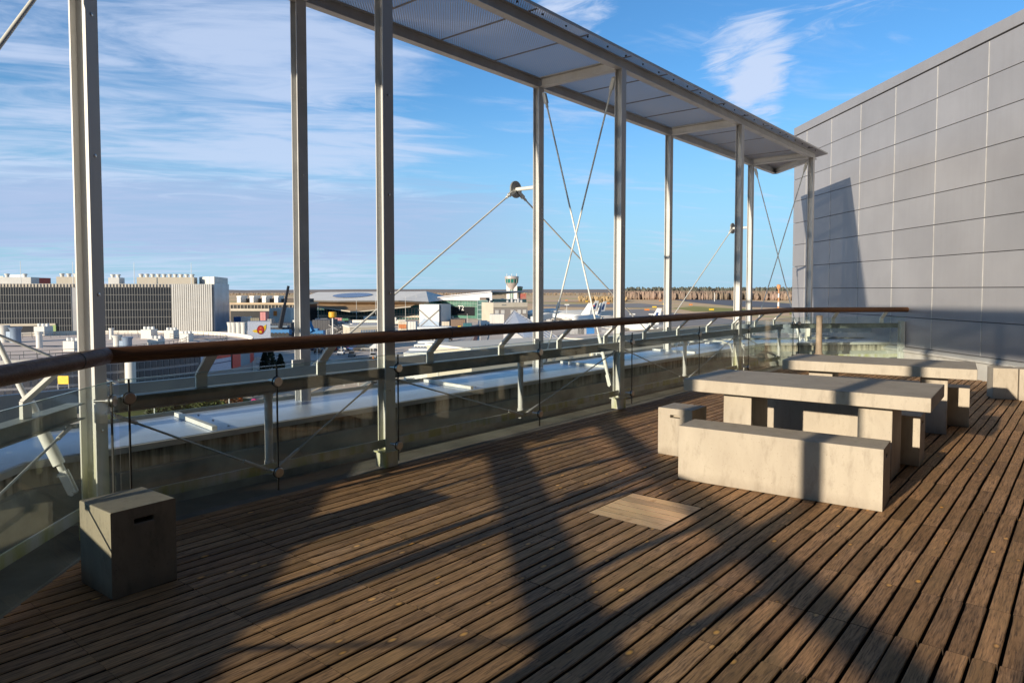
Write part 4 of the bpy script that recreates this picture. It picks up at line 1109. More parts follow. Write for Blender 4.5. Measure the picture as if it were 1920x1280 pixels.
m_ = MB(); pan = mat('dark_perforated_panel', (.10, .10, .115), .6)
angc = math.atan2(toc.y, toc.x)
for i in range(-52, 53):
    for r_ in range(3):
        a = angc + i * .0262
        if a > cl_370: continue
        c = RC + Vector((math.cos(a), math.sin(a), 0)) * (RRAD + .06); tt = Vector((-math.sin(a), math.cos(a), 0))
        m_.box(c + U * (RZT - 1.25 - 1.45 * r_), (.10, .82, 1.05), a)
m_.build('facade_panels', pan, t)
# stair drum and printed banner on the curve
c = RC + Vector((math.cos(cl_(236)), math.sin(cl_(236)), 0)) * (RRAD + 1.0)
MB().lathe((c.x, c.y, GZ), [(.8, 0), (.8, 8.0), (.7, 8.2)], 20).build('stair_drum', WHITEB, t, smooth=True)
def banner(a0, a1, z0, z1, m, name, off=.3):
    m_ = MB(); k = 14
    for i in range(k):
        u, v = a0 + (a1 - a0) * i / k, a0 + (a1 - a0) * (i + 1) / k
        e = [RC + Vector((math.cos(w), math.sin(w), 0)) * rr for w, rr in ((u, RRAD + off), (v, RRAD + off), (v, RRAD + off - .1), (u, RRAD + off - .1))]
        m_.prism([(q.x, q.y) for q in e], z0, z1)
    return m_.build(name, m, t)
aa = {x: cl_(x) for x in (371, 398, 428, 431, 446, 464, 470)}
b0 = banner(aa[371], aa[428], RZT - 3.9, RZT - .2, mat('pale_blue_print', (.42, .50, .66), .5), 'banner')
banner(aa[398], aa[428] , RZT - 1.6, RZT - .5, REDP, 'red_print', .34)
banner(aa[371], aa[428], RZT - 2.45, RZT - 2.3, mat('navy_print', (.03, .05, .16), .5), 'dark_line', .35)
banner(aa[431], aa[446], RZT - 3.9, RZT - 1.2, REDP, 'banner', .3)
banner(aa[446], aa[464], RZT - 3.9, RZT - .2, mat('blue_grey_print', (.16, .25, .34), .5), 'banner', .3)
banner(aa[464], aa[470], RZT - 3.9, RZT - .2, REDP, 'red_print', .3)
# things standing on the round roof
vent = thing('roof_ventilator', tuple(PZ(222, 662, RZT)), 'big pale twin ventilator on the round roof near the railing bend', 'ventilator', 'ventilators on the round car park roof')
def ventilator(lbl, x, y, s, kind, first=None):
    c = PZ(x, y, RZT); 
    v = thing('roof_ventilator', (c.x, c.y, RZT), lbl, 'ventilator', 'ventilators on the round car park roof')
    if kind == 'box':
        MB().box(c + U * (.9 * s), (2.6 * s, 2.0 * s, 1.8 * s), AZ).build('housing', WHITEB, v)
        for k in (-1, 0, 1):
            q = c + Vector((math.sin(AZ), -math.cos(AZ), 0)) * (.8 * s * k)
            MB().lathe(q + U * 1.8 * s, [(.32 * s, 0), (.32 * s, .5 * s), (.2 * s, .55 * s)], 10).build('fan_cowl', WHITEP, v, smooth=True)
    elif kind == 'duct':
        MB().lathe(c, [(.75 * s, 0), (.75 * s, 2.6 * s), (1.05 * s, 3.2 * s), (1.0 * s, 3.3 * s)], 16).build('duct', WHITEB, v, smooth=True)
        q = c + Vector((math.sin(AZ), -math.cos(AZ), 0)) * 2.2 * s
        MB().lathe(q, [(.9 * s, 0), (.9 * s, 2.3 * s), (1.2 * s, 2.9 * s)], 16).build('duct', BLUEG, v, smooth=True)
        MB().box((c + q) / 2 + U * 1.3 * s, (.8 * s, 1.6 * s, 1.6 * s), AZ).build('fan_housing', BLUEG, v)
    else:
        MB().lathe(c, [(.5 * s, 0), (.5 * s, 2.4 * s), (.62 * s, 2.45 * s), (.62 * s, 2.8 * s)], 14).build('stack', WHITEB, v, smooth=True)
    return v
bpy.data.objects.remove(vent)
ventilator('pale twin ventilator just right of the leftmost column above the rail', 220, 657, .85, 'duct')
ventilator('white box ventilator low behind the leftmost column', 137, 657, 1.0, 'box')
ventilator('slim pale stack between the ramp slots of the round roof', 74, 652, 1.1, 'stack')
ventilator('white box ventilator in front of the green pier', 82, 629, 1.25, 'box')
ventilator('white stack right of the leftmost column', 209, 636, .9, 'stack')
ventilator('tall white box ventilator in the middle of the round roof', 280, 634, 1.15, 'box')
ventilator('lower grey box ventilator in front of the tall white one', 293, 652, 1.0, 'box')
ventilator('white box ventilator left of the banner, below the fins', 322, 634, 1.05, 'box')
ventilator('small white ventilator at the right of the round roof', 350, 640, .95, 'box')
ventilator('blue grey ventilator at the far left of the round roof', 8, 642, 1.1, 'duct')

# sign block with red and yellow emblem
t, A, B, n, z1 = block('sign_block', 'pale blue-grey block with a red and yellow winged emblem', 'building', 463, 188, 506, 190, 624, 6, mat('pale_sign_wall', (.56, .60, .70), .6), part='wall')
zc_ = zy(485, 619, 189)
MB().prism([(0, 0)] * 0 or [(v.x, v.y) for v in (A + n * .02, B + n * .02, B + n * 5, A + n * 5)], z1, zy(485, 603, 189)).build('upper_wall', mat('pale_sign_wall', ()), t)
dx = (B - A).normalized()
def flat(pts, m, name, out):
    base_ = A - n * out
    f = [base_ + dx * u + U * w for u, w in pts]; bk = [v + n * .05 for v in f]; k = len(f)
    return MB().add(f + bk, [tuple(range(k)), tuple(range(2 * k - 1, k - 1, -1))] + [(i, k + i, k + (i + 1) % k, (i + 1) % k) for i in range(k)]).build(name, m, t)
pxm = 189 / FPX
def uv(px_, py_): return ((px_ - 463) * pxm * 1.0, zy(485, py_, 189))
flat([uv(471, 620), (uv(478, 617.5)), uv(481, 620), uv(480, 624), uv(474, 622.5)], YELLOW, 'emblem_wing', .07)
flat([uv(489, 613), uv(496, 608.5), uv(495.5, 616), uv(493, 621), uv(490, 620)], YELLOW, 'emblem_wing', .07)
flat([uv(486 + 6.6 * math.cos(i * math.pi / 9), 618.5 + 8.5 * math.sin(i * math.pi / 9)) for i in range(18)][::-1], mat('dark_red_emblem', (.30, .02, .02), .5), 'emblem_disc', .09)
flat([uv(486 + 4.6 * math.cos(i * math.pi / 9), 618 + 6.2 * math.sin(i * math.pi / 9)) for i in range(18)][::-1], REDP, 'emblem_ring', .12)
flat([uv(483, 620), uv(487, 620), uv(488.5, 624), uv(484, 624.5)], YELLOW, 'emblem_mark', .14)
flat([uv(484.5, 614), uv(487.5, 613.5), uv(487.5, 616), uv(484.5, 616.5)], ORANGE, 'emblem_mark', .14)
for x, lbl in ((431, 'flared white flue pipe left of the emblem block, leftmost of four'), (438, 'white flue pipe, second of the four beside the emblem block'), (447, 'broad white flue pipe, third of the four beside the emblem block'), (456, 'white flue pipe touching the emblem block')):
    c = plan(x, 196); z0_ = GZ
    tag(MB().lathe((c.x, c.y, z0_), [(.75, 0), (.75, zy(x, 607, 196) - z0_ - .8), (1.0, zy(x, 604, 196) - z0_)], 14).build('flue_pipe', WHITEB, smooth=True), lbl, 'flue pipe', 'flue pipes beside the emblem block')

# ------------------------------------------------------------------ terminals
def arcroof(t, A, B, n, depth, z0, zs, m, name='roof', over=2.0, k=14, thick=.6):
    """roof slab whose top follows heights zs along the facade (list), running back 'depth'"""
    m_ = MB(); e = (B - A)
    fs = [i / (len(zs) - 1) for i in range(len(zs))]
    for (f0, za), (f1, zb) in zip(list(zip(fs, zs))[:-1], list(zip(fs, zs))[1:]):
        a, b = A + e * f0 - n * over, A + e * f1 - n * over; c_, d_ = b + n * (depth + over), a + n * (depth + over)
        m_.add([a + U * (za - thick), b + U * (zb - thick), c_ + U * (zb - thick), d_ + U * (za - thick), a + U * za, b + U * zb, c_ + U * zb, d_ + U * za],
               [(3, 2, 1, 0), (4, 5, 6, 7), (0, 1, 5, 4), (1, 2, 6, 5), (2, 3, 7, 6), (3, 0, 4, 7)])
    return m_.build(name, m, t)
# brown roofed pier with four white lanterns
t, A, B, n, z1 = block('terminal_pier', 'low brown roofed terminal pier with four white roof lanterns behind the black crane', 'building', 432, 400, 562, 396, 571, 26, DARKG)
zr = zy(490, 567.5, 398)
MB().prism([(v.x, v.y) for v in (A - n * 1.2, B - n * 1.2, B + n * 27, A + n * 27)], zr - 1.0, zr).build('eaves', BROWNR, t)
q0, q1 = A + n * 9, B + n * 9
MB().prism([(v.x, v.y) for v in (q0, q1, q1 + n * 12, q0 + n * 12)], zr, zy(490, 560, 405)).build('roof', mat('dark_roof_slate', (.12, .10, .085), .8), t)
for x in (444, 468, 491, 514):
    c = plan(x, 402); MB().prism([(v.x, v.y) for v in (c, c + (B - A).normalized() * 2.2, c + (B - A).normalized() * 2.2 + n * 8, c + n * 8)], zr, zy(x, 555, 402)).build('roof_lantern', WHITEP, t)
    cc = plan(x, 402) + (B - A).normalized() * -.2 - n * .1
    MB().prism([(v.x, v.y) for v in (cc, cc + (B - A).normalized() * 2.8, cc + (B - A).normalized() * 2.8 + n * 8.2, cc + n * 8.2)], zy(x, 557, 402), zy(x, 554.6, 402)).build('lantern_cap', WHITEP, t)
grid(A, B, n, 0, 1, zy(490, 579, 398), zr - 1.2, 20, 1, .25, .3).build('window_grid', CREAM, t)
panel(t, A, B, n, .0, 1.0, zy(490, 583, 398), zy(490, 579.5, 398), CREAM, 'facade_band', .4)
# white hoarding boxes and containers at its foot
def crate(label, x0, x1, y0, y1, d, m, dep=4, name='container', cat='container', grp='containers on the building site', parent=None):
    a, b = plan(x0, d), plan(x1, d); n_ = Vector((-(b - a).y, (b - a).x, 0)).normalized()
    if n_.dot(plan(960, 10)) < 0: n_ = -n_
    zlo, zhi = max(GZ, zy(x0, y1, d)), zy(x0, y0, d)
    mm = MB().prism([(v.x, v.y) for v in (a, b, b + n_ * dep, a + n_ * dep)], zlo, zhi)
    L = (b - a).length; e = (b - a).normalized()
    k = int(max(2, L / .9))
    for i in range(1, k): 
        p = a + e * (L * i / k) - n_ * .04; mm.bar(p + U * zlo, p + U * zhi, .10, .08, n_)
    if parent is not None: return mm.build(name, m, parent)
    o = mm.build(name, m, origin=(a.x, a.y, zlo)); return tag(o, label, cat, grp)
crate('large white site hall right of the terminal pier', 504, 545, 578, 604, 372, WHITEB, 14, 'site_hall', 'site hall', None)
crate('orange board fixed on the white site hall', 512, 518, 583, 592, 371, ORANGE, .4, 'orange_board', 'board', None)
for i, (x0, x1, y0, y1, m_, l) in enumerate(((437, 450, 594, 606, mat('blue_container', (.05, .13, .33), .6), 'blue container at the left end of the building site'), (451, 466, 594, 606, WHITEB, 'white container with red roof stripe on the building site'),
        (468, 485, 596, 606, mat('olive_container', (.20, .19, .14), .6), 'olive container on the building site'), (487, 497, 585, 601, mat('pink_container', (.55, .22, .22), .6), 'upright pinkish container on the building site'),
        (500, 508, 598, 607, mat('grey_container', (.25, .26, .27), .6), 'grey container beside the pinkish one'), (546, 570, 606, 614, mat('slate_container', (.10, .13, .19), .6), 'slate grey container behind the blue crane'))):
    crate(l, x0, x1, y0, y1, 330 - i * 6, m_)
# dark site buildings
crate('dark steel frame under construction between the cranes', 508, 545, 606, 634, 262, mat('dark_site_wall', (.045, .055, .075), .7), 10, 'building_shell', 'building shell', 'dark building shells of the construction site')
crate('dark grey concrete shell with pale columns right of the blue crane', 585, 618, 600, 632, 268, mat('dark_site_concrete', (.085, .085, .095), .7), 12, 'building_shell', 'building shell', 'dark building shells of the construction site')
crate('low blackish half built hall left of the cream building', 618, 662, 612, 634, 258, mat('blackish_site_wall', (.05, .05, .055), .7), 12, 'building_shell', 'building shell', 'dark building shells of the construction site')
for x0, x1, y, l in ((500, 540, 612, 'upper'), (510, 546, 622, 'lower')):
    a, b = plan(x0, 258), plan(x1, 258); z_ = zy(x0, y, 258)
    tag(MB().bar(a + U * z_, b + U * z_, 3.0, .5).build('scaffold_deck', mat('slate_scaffold', (.16, .22, .29), .6)), l + ' grey scaffold deck on the dark steel frame', 'scaffold')
def site_lattice(label, x0, x1, y0, y1, d, seed):
    r_ = random.Random(seed); mm = MB()
    for i in range(16):
        p = plan(r_.uniform(x0, x1), d + r_.uniform(-4, 4)) + U * zy(x0, r_.uniform(y0, y1), d); a = r_.uniform(0, 6.3)
        mm.bar(p, p + Vector((math.cos(a) * 3.5, math.sin(a) * 3.5, r_.uniform(-1.8, 1.8))), .18, .18)
    return tag(mm.build('scaffold_poles', mat('pale_scaffold_pole', (.45, .43, .41), .5)), label, 'scaffold')
site_lattice('tangle of pale scaffold poles over the blackish half built hall', 622, 660, 610, 628, 255, 4)
# cranes
def crane(label, base, tip, d, m, w, body_px):
    bx, by = base; c = plan(bx, d)
    t = thing('mobile_crane', (c.x, c.y, GZ), label, 'crane', 'cranes on the building site')
    p0 = c + U * zy(bx, by, d); p1 = plan(tip[0], d + 2) + U * zy(tip[0], tip[1], d + 2)
    v = p1 - p0
    MB().bar(p0, p0 + v * .55, w, w * 1.1, (0, 0, 1)).bar(p0 + v * .5, p1, w * .6, w * .7, (0, 0, 1)).build('boom', m, t)
    x0, x1, y0, y1 = body_px
    a, b = plan(x0, d), plan(x1, d); n_ = Vector((b - a).normalized().cross(U) * -1)
    MB().prism([(q.x, q.y) for q in (a, b, b + n_ * 3, a + n_ * 3)], zy(x0, y1, d), zy(x0, y0, d)).build('carrier', BLUEP, t)
    q = a + (b - a) * .3
    MB().prism([(r_.x, r_.y) for r_ in (q, q + (b - a) * .35, q + (b - a) * .35 + n_ * 2.5, q + n_ * 2.5)], zy(x0, y0, d), zy(x0, y0 - 4, d)).build('cab', m, t)
    wm = MB()
    for i in range(5):
        q = a + (b - a) * ((i + .5) / 5) - n_ * .1; wm = MB().lathe(q + U * (zy(x0, y1, d) + .1), [(.75, -.2), (.75, .3)], 12, n_); wm.build('wheel', BLACKRUB, t)
    return t
crane('tall black telescopic crane boom with blue carrier on the building site', (524, 616), (541, 536), 250, BLACKP, 1.1, (505, 541, 618, 628))
crane('bright blue crane with boom leaning left beside the second outer column', (584, 622), (566, 585), 240, BLUEP, 1.6, (575, 605, 620, 630))
c = plan(623, 236)
t = thing('round_sign', (c.x, c.y, GZ), 'big orange-yellow round sign on a pale mast above the building site', 'sign')
MB().tube(c + U * GZ, c + U * zy(623, 596, 236), .22, 8).build('mast', WHITEP, t); MB().lathe(c + U * zy(620, 590, 236), [(.95, -1.0), (1.3, -.7), (1.3, .8), (1.1, 1.0)], 20).build('sign_face', mat('amber_sign', (.75, .40, .02), .5), t)

# main terminal with wide white roof
t = thing('terminal_hall', tuple(plan(690, 430) + U * GZ), 'big airport terminal with wide white roof and timber underside', 'building')
A, B = plan(555, 440), plan(800, 425); n = Vector((-(B - A).y, (B - A).x, 0)).normalized()
if n.dot(plan(700, 10)) < 0: n = -n
ztop, zeav = zy(700, 547, 440), zy(700, 563, 430)
MB().prism([(v.x, v.y) for v in (A + n * 8 + (B - A) * .04, B + n * 8 - (B - A) * .05, B + n * 70, A + n * 70)], GZ, zeav - 1.5).build('glass_front', TEALG, t)
rf = MB()
E_ = (B - A)
def rp(f, back, z): return A + E_ * f + n * back + U * z
# tent-like roof: lower front eaves, tall middle, tapering to the right tip
rf.add([rp(-.05, 0, zeav), rp(.35, -4, zeav - .3), rp(.80, -2, zeav), rp(1.0, 4, zeav - 1.0), rp(.86, 38, ztop + .3), rp(.45, 42, ztop), rp(-.05, 40, ztop - .3), rp(-.05, 90, ztop - 2), rp(1.0, 70, zeav)],
       [(0, 1, 5, 6), (1, 2, 4, 5), (2, 3, 4), (6, 5, 4, 8, 7), (4, 3, 8)])
rf.build('roof', mat('bright_white_roof', (.90, .88, .84), .6, 0, .05, .1), t)
und = MB(); und.add([rp(-.05, .2, zeav - .7), rp(.35, -3.6, zeav - 1.0), rp(.80, -1.7, zeav - .7), rp(.985, 4, zeav - 1.7), rp(.80, 14, zeav - 4.8), rp(.35, 14, zeav - 5.6), rp(-.05, 13, zeav - 5)],
                    [(0, 6, 5, 1), (1, 5, 4, 2), (2, 4, 3)])
und.build('soffit', WOODU, t)
fa = MB().bar(rp(-.05, 0, zeav - .35), rp(.35, -4, zeav - .65), .4, .9).bar(rp(.35, -4, zeav - .65), rp(.80, -2, zeav - .35), .4, .9).bar(rp(.80, -2, zeav - .35), rp(1, 4, zeav - 1.3), .4, .9)
fa.build('roof_fascia', mat('dark_fascia', (.10, .09, .08), .6), t)
sk = [rp(.34 + .15 * math.cos(i * math.pi / 14), 20 + 11 * math.sin(i * math.pi / 14), zeav + (ztop - zeav) * (20 + 11 * math.sin(i * math.pi / 14)) / 40 + .45) for i in range(28)]
MB().add(sk, [tuple(range(28))]).build('oval_skylight', mat('blue_skylight', (.07, .13, .30), .25), t)
# timber canopy over the entrance: a shallow V carried by raking white struts
cz0, cz1 = zy(650, 574, 420), zy(720, 586, 408)
cn = MB().add([rp(.1, -4, cz0), rp(.52, -14, cz1), rp(.9, -5, cz0 - .3), rp(.9, 6, cz0 + 1.2), rp(.1, 6, cz0 + 1.5)], [(0, 1, 4), (1, 2, 3), (1, 3, 4)])
cn.build('entrance_canopy', WOODU, t)
MB().bar(rp(.1, -4, cz0), rp(.52, -14, cz1), .5, .6).bar(rp(.52, -14, cz1), rp(.9, -5, cz0 - .3), .5, .6).build('canopy_edge', CREAM, t)
for f in (.36, .43, .50, .57, .64):
    MB().bar(rp(f, -6, cz1 + .8), rp(f + .035, 4, zeav - 4.5), .5, .5).build('raking_strut', GREYB, t)
panel(t, A + n * 8, B + n * 8, n, .05, .95, zy(650, 596, 430), zy(650, 592, 430), CREAM, 'lower_band', .3)
m_ = grid(A + n * 8, B + n * 8, n, .04, .95, GZ, zeav - 5, 40, 2, .25, .3); m_.build('mullions', mat('pale_mullion', ()), t)
# cream ramp walls in front
crate('long pale ramp wall in front of the terminal entrance', 660, 760, 600, 607, 355, PALER, 3, 'ramp_wall', 'wall', None)
crate('blue-grey site hoarding below the ramp wall', 660, 716, 605, 616, 330, mat('blue_hoarding', (.13, .17, .26), .7), 1, 'hoarding', 'hoarding', None)
crate('short white barrier block on the terminal forecourt', 681, 705, 593, 598, 385, WHITEB, 2, 'barrier', 'barrier', None)
# X-braced white block
t, A, B, n, z1 = block('braced_tower', 'square white tower with dark X bracing between two columns', 'building', 786, 330, 823, 326, 570.5, 12, WHITEB)
zl, zh = zy(800, 618, 328), z1
MB().bar(A - n * .3 + U * (zl + 1), B - n * .3 + U * (zh - 2.5), .4, .3, n).build('brace', mat('brace_steel', (.20, .20, .21), .5), t)
MB().bar(A - n * .35 + U * (zh - 2.5), B - n * .35 + U * (zl + 1), .4, .3, n).build('brace', MATS['brace_steel'], t)
MB().prism([(v.x, v.y) for v in (B + n * .1, plan(830.5, 338), plan(830.5, 338) + n * 2, B + n * 2)], GZ, z1 - .1).build('side_wall', BLUEG, t)
a, b = A - n * .2, B - n * .2
MB().add([a + U * GZ, b + U * GZ, b + U * zy(800, 603, 328), A - n * .2 + (B - A) * .25 + U * zy(800, 597, 328), a + U * zy(800, 607, 328)], [(0, 1, 2, 3, 4)]).build('lower_cladding', BLUEG, t)
# second terminal: curved grey roof over green glass
t, A, B, n, z1 = block('second_terminal', 'terminal with curved grey metal roof and green glass wall', 'building', 795, 470, 926, 440, 561, 40, GREENG)
hs = [zy(795 + 131 * f, 565 - 20.5 * math.sin(f * 1.75) ** 1.0 if False else 563 - 17.5 * (f ** .75), 450) for f in [i / 12 for i in range(13)]]
arcroof(t, A, B, n, 42, GZ, hs, METR, over=3)
fr = MB()
e = B - A
pts_ = [A + e * f - n * 2.0 + U * (h - .8) for f, h in zip([i / 12 for i in range(13)], hs)]
for i in range(12):
    p, q = pts_[i], pts_[i + 1]; fr.add([p, q, A + e * ((i + 1) / 12) - n * 2.0 + U * zy(880, 563.5, 446), A + e * (i / 12) - n * 2.0 + U * zy(880, 563.5, 446)], [(0, 1, 2, 3)])
fr.build('roof_front', METR, t)
panel(t, A, B, n, .22, .74, zy(880, 592, 446), zy(880, 574.5, 446), DARKG, 'dark_glazing', .25)
grid(A, B, n, .2, .95, zy(880, 575, 446), zy(880, 564, 446), 34, 2, .16, .25).build('facade_grid', mat('pale_green_mullion', (.40, .55, .45), .5), t)
x0 = plan(896, 428); x1_ = plan(914, 426)
MB().prism([(v.x, v.y) for v in (x0, x1_, x1_ + n * 6, x0 + n * 6)], GZ, zy(905, 563, 427)).build('lift_tower', TEALG, t)
MB().prism([(v.x, v.y) for v in (x0 + (x1_ - x0) * .1 + n, x0 + (x1_ - x0) * .75 + n, x0 + (x1_ - x0) * .75 + n * 5, x0 + (x1_ - x0) * .1 + n * 5)], zy(905, 563, 427), zy(905, 558, 427)).build('lift_motor_room', mat('brown_metal', (.12, .08, .06), .6), t)
grid(x0, x1_, n, 0, 1, zy(905, 598, 427), zy(905, 563, 427), 1, 4, .3, .15).build('lift_frame', mat('pale_teal_frame', (.30, .42, .42), .5), t)
p = plan(919, 424); MB().bar(p + U * GZ, p + U * zy(919, 564, 424), .9, .9).build('white_pylon', WHITEB, t)
def text(body, size, loc, rot, m, name, parent, ext=.03):
    cu = bpy.data.curves.new(name, 'FONT'); cu.body = body; cu.size = size; cu.extrude = ext; cu.align_x = 'CENTER'
    tmp = bpy.data.objects.new(name, cu); COL.objects.link(tmp); bpy.context.view_layer.update()
    me = bpy.data.meshes.new_from_object(tmp.evaluated_get(bpy.context.evaluated_depsgraph_get())); bpy.data.objects.remove(tmp)
    o = bpy.data.objects.new(name, me); COL.objects.link(o); me.materials.clear(); me.materials.append(m)
    if parent: o.parent = parent
    o.matrix_local = Matrix.Translation(Vector(loc) - (Vector(parent['_org']) if parent else Vector())) @ rot
    return o
ex = (B - A).normalized()
rotm = Matrix((ex, U, -n)).transposed().to_4x4()
text('T2', 4.6, A + e * .55 - n * .5 + U * zy(871, 582.5, 446), rotm, WHITEP, 'lettering', t)
# brown low hall and small forecourt pieces right of the braced tower
crate('low brown hall with flat pale roof edge beside the braced tower', 845, 872, 599, 612, 330, mat('brown_hall', (.22, .15, .11), .7), 10, 'service_hall', 'building', None)
crate('low cream forecourt wall right of the braced tower', 826, 850, 593, 598, 340, CREAM, 2, 'forecourt_wall', 'wall', None)
crate('pair of yellow vans or bins by the brown hall', 858, 864, 611, 615, 290, YELLOW, 2, 'yellow_bins', 'bins', None)

# control towers
def tower(label, x, d, ybase, prof):
    c = plan(x, d); t = thing('control_tower', (c.x, c.y, GZ), label, 'control tower')
    k = d / FPX
    for name, seg, m_ in prof:
        MB().lathe(c, [(r_ * k, zy(x, y, d)) for r_, y in seg], 28).build(name, m_, t, smooth=True)
    return t, c, k
STEELT = mat('tower_pale_metal', (.58, .52, .50), .4, .3)
t, c, k = tower('tall control tower with green glass cab and two white slab legs', 959.5, 980, 570,
    [('shaft', [(3.0, 574), (3.0, 540)], mat('pale_green_shaft', (.38, .50, .44), .6)), ('cone', [(4.3, 543), (6.5, 538), (11, 531), (11.2, 530.5)], STEELT),
     ('cab_glass', [(11, 530.6), (12.2, 522.5)], mat('cab_green_glass', (.03, .20, .17), .15)), ('cab_roof', [(12.6, 523), (13.4, 519), (13, 518), (3, 517.2)], STEELT)])
side = Vector((math.sin(AZ), -math.cos(AZ), 0)); fwd = Vector((math.cos(AZ), math.sin(AZ), 0))
for sgn in (-1, 1):
    q = c + side * (sgn * 6.7 * k); w = 3.4 * k
    zb_, zt_ = GZ, zy(959, 533.5, 980)
    a0 = [q - side * w - fwd * 2.5, q + side * w - fwd * 2.5, q + side * w + fwd * 2.5, q - side * w + fwd * 2.5]
    lo = zt_ - 6
    MB().prism([(v.x, v.y) for v in a0], zb_, [zt_, lo, lo, zt_] if sgn < 0 else [lo, zt_, zt_, lo]).build('slab_leg', WHITEP, t)
for i in range(12):
    a = i * math.pi / 6; p = c + Vector((math.cos(a), math.sin(a), 0)) * 11.8 * k
    MB().bar(p * 1 + U * zy(959, 530.6, 980), c + Vector((math.cos(a), math.sin(a), 0)) * 12.5 * k + U * zy(959, 522.5, 980), .5, .5).build('cab_mullion', STEELT, t)
for i in (-1, 0, 1): MB().tube(c + side * i * 9 * k + U * zy(959, 518, 980), c + side * i * 9 * k + U * zy(959, 513, 980), .25, 6).build('aerial', STEELT, t)
tower('small second control tower with dark green cab right of the tall one', 974.5, 990, 570,
    [('shaft', [(2.2, 574), (2.2, 552), (4.6, 546)], mat('grey_green_shaft', (.22, .30, .28), .6)), ('cab_glass', [(4.6, 546), (5.4, 540)], MATS['cab_green_glass']), ('cab_roof', [(5.8, 540), (6.0, 537.5), (2, 536.5)], mat('tower_dark_metal', (.25, .27, .27), .5))])
c = plan(942, 800)
tag(MB().lathe(c + U * GZ, [(3.8, 0), (3.8, zy(942, 565, 800) - GZ), (3.2, zy(942, 561.5, 800) - GZ), (1.6, zy(942, 559.8, 800) - GZ), (.1, zy(942, 559.4, 800) - GZ)], 20).build('blue_dome', mat('navy_dome', (.04, .07, .14), .4), smooth=True), 'dark blue domed roof left of the control tower foot', 'dome')
# antenna arrays at the field
for x, y0, y1, d, l in ((982, 551, 558, 900, 'red lattice antenna array beside the small control tower'),):
    mm = MB(); a, b = plan(976, d), plan(986, d)
    for i in range(6): p = a + (b - a) * i / 5; mm.bar(p + U * GZ, p + U * zy(x, y0, d), .35, .35)
    for i in range(4): z_ = zy(x, y0 + i * 2, d); mm.bar(a + U * z_, b + U * z_, .35, .35)
    tag(mm.build('antenna_array', REDP), l, 'antenna')
# red and white approach radar mast
c = plan(1460, 700); t = thing('radar_mast', (c.x, c.y, GZ), 'orange and white striped radar mast in the field left of the clad wall', 'radar mast')
yy = [592, 583, 574, 566, 558, 550, 542]
for i in range(6):
    r0, r1 = 1.25 - i * .08, 1.25 - (i + 1) * .08
    MB().lathe(c, [(r0 * .85, zy(1460, yy[i], 700)), (r1 * .85, zy(1460, yy[i + 1], 700))], 10).build('mast_section', mat('faded_orange_paint', (.62, .30, .14), .6) if i % 2 else WHITEP, t)
MB().lathe(c, [(1.5, zy(1460, 541.5, 700)), (2.1, zy(1460, 537, 700)), (1.8, zy(1460, 534, 700)), (.6, zy(1460, 533, 700))], 14).build('radar_head', MATS['faded_orange_paint'], t)
for x, y, d in ((1340, 563, 1100),):
    c = plan(x, d); tag(MB().tube(c + U * GZ, c + U * zy(x, 549, d), .5, 6).build('field_mast', WHITEP), 'thin pale mast standing on the field in front of the woods', 'mast')

# white pier right of the lift tower, brown gravel roof hall, tilted glass roof
t, A, B, n, z1 = block('white_pier', 'long white flat roofed pier building under the control tower', 'building', 925, 400, 989, 408, 567.5, 20, CREAM, roof=None)
panel(t, A, B, n, 0, 1, zy(950, 577, 404), zy(950, 576, 404), mat('pier_dark_strip', (.10, .09, .08), .7), 'window_band', .2)  # thin dark strip across the pier front
panel(t, A, B, n, .0, 1.0, GZ, zy(950, 578, 404), mat('grey_pier_base', (.30, .27, .25), .7), 'lower_storey', .15)
for f_ in (.05, .22, .5, .7, .86): panel(t, A, B, n, f_, f_ + .1, zy(950, 588, 404), zy(950, 581, 404), WHITEB, 'pale_bay', .3)
panel(t, A, B, n, .24, .36, zy(950, 572.5, 404), zy(950, 570.5, 404), mat('pale_grey_sign', (.30, .30, .28), .6), 'sign_panel', .2)
r_ = MB()
for i, x in enumerate((952, 960, 967, 972, 978)):
    c = plan(x, 412); tag(MB().lathe(c + U * z1, [(.8, 0), (.8, 1.2 + i % 2), (.4, 1.5 + i % 2)], 10).build('roof_unit', GREYB, t)) if False else MB().lathe(c + U * z1, [(.8, 0), (.8, 1.2 + i % 2), (.4, 1.5 + i % 2)], 10).build('roof_unit', GREYB, t)
crate('small square white box building with blue-grey base below the pier', 918, 945, 589.5, 606, 300, WHITEB, 8, 'white_kiosk', 'building', None)
t, A, B, n, z1 = block('gravel_roof_hall', 'low hall with rounded brown gravel roof below the handrail', 'building', 884, 176, 985, 164, 647, 125, CREAM)
hs = [zy(930, 648 - 4.5 * math.sin(math.pi * i / 10), 170) for i in range(11)]
arcroof(t, A, B, n, 125, GZ, hs, BROWNR, over=.5)
ar = MB()
pts_ = []
for i in range(13):
    f = i / 12; x = 873 + 115 * f; yv = 654 - 10.5 * math.sin(math.pi * (.12 + .80 * f)) ; pts_.append(plan(x, 158 - 4 * f) + U * zy(x, yv, 158 - 4 * f))
t = thing('arched_canopy', tuple(pts_[6] * 1.0 - U * (pts_[6].z - GZ)), 'long white arched canopy edge below the brown gravel roof', 'canopy')
for p, q in zip(pts_[:-1], pts_[1:]): ar.bar(p, q, 1.0, .55)
ar.build('arched_beam', WHITEP, t)
for i in (2, 4, 6, 8, 10):
    p = pts_[i]; MB().tube(Vector((p.x, p.y, GZ)), p, .12, 8).build('canopy_post', WHITEP, t)
    MB().tube(p - U * 1.6, p + (pts_[i + 1] - p) * .8 - U * .3, .08, 6).build('canopy_strut', WHITEP, t)
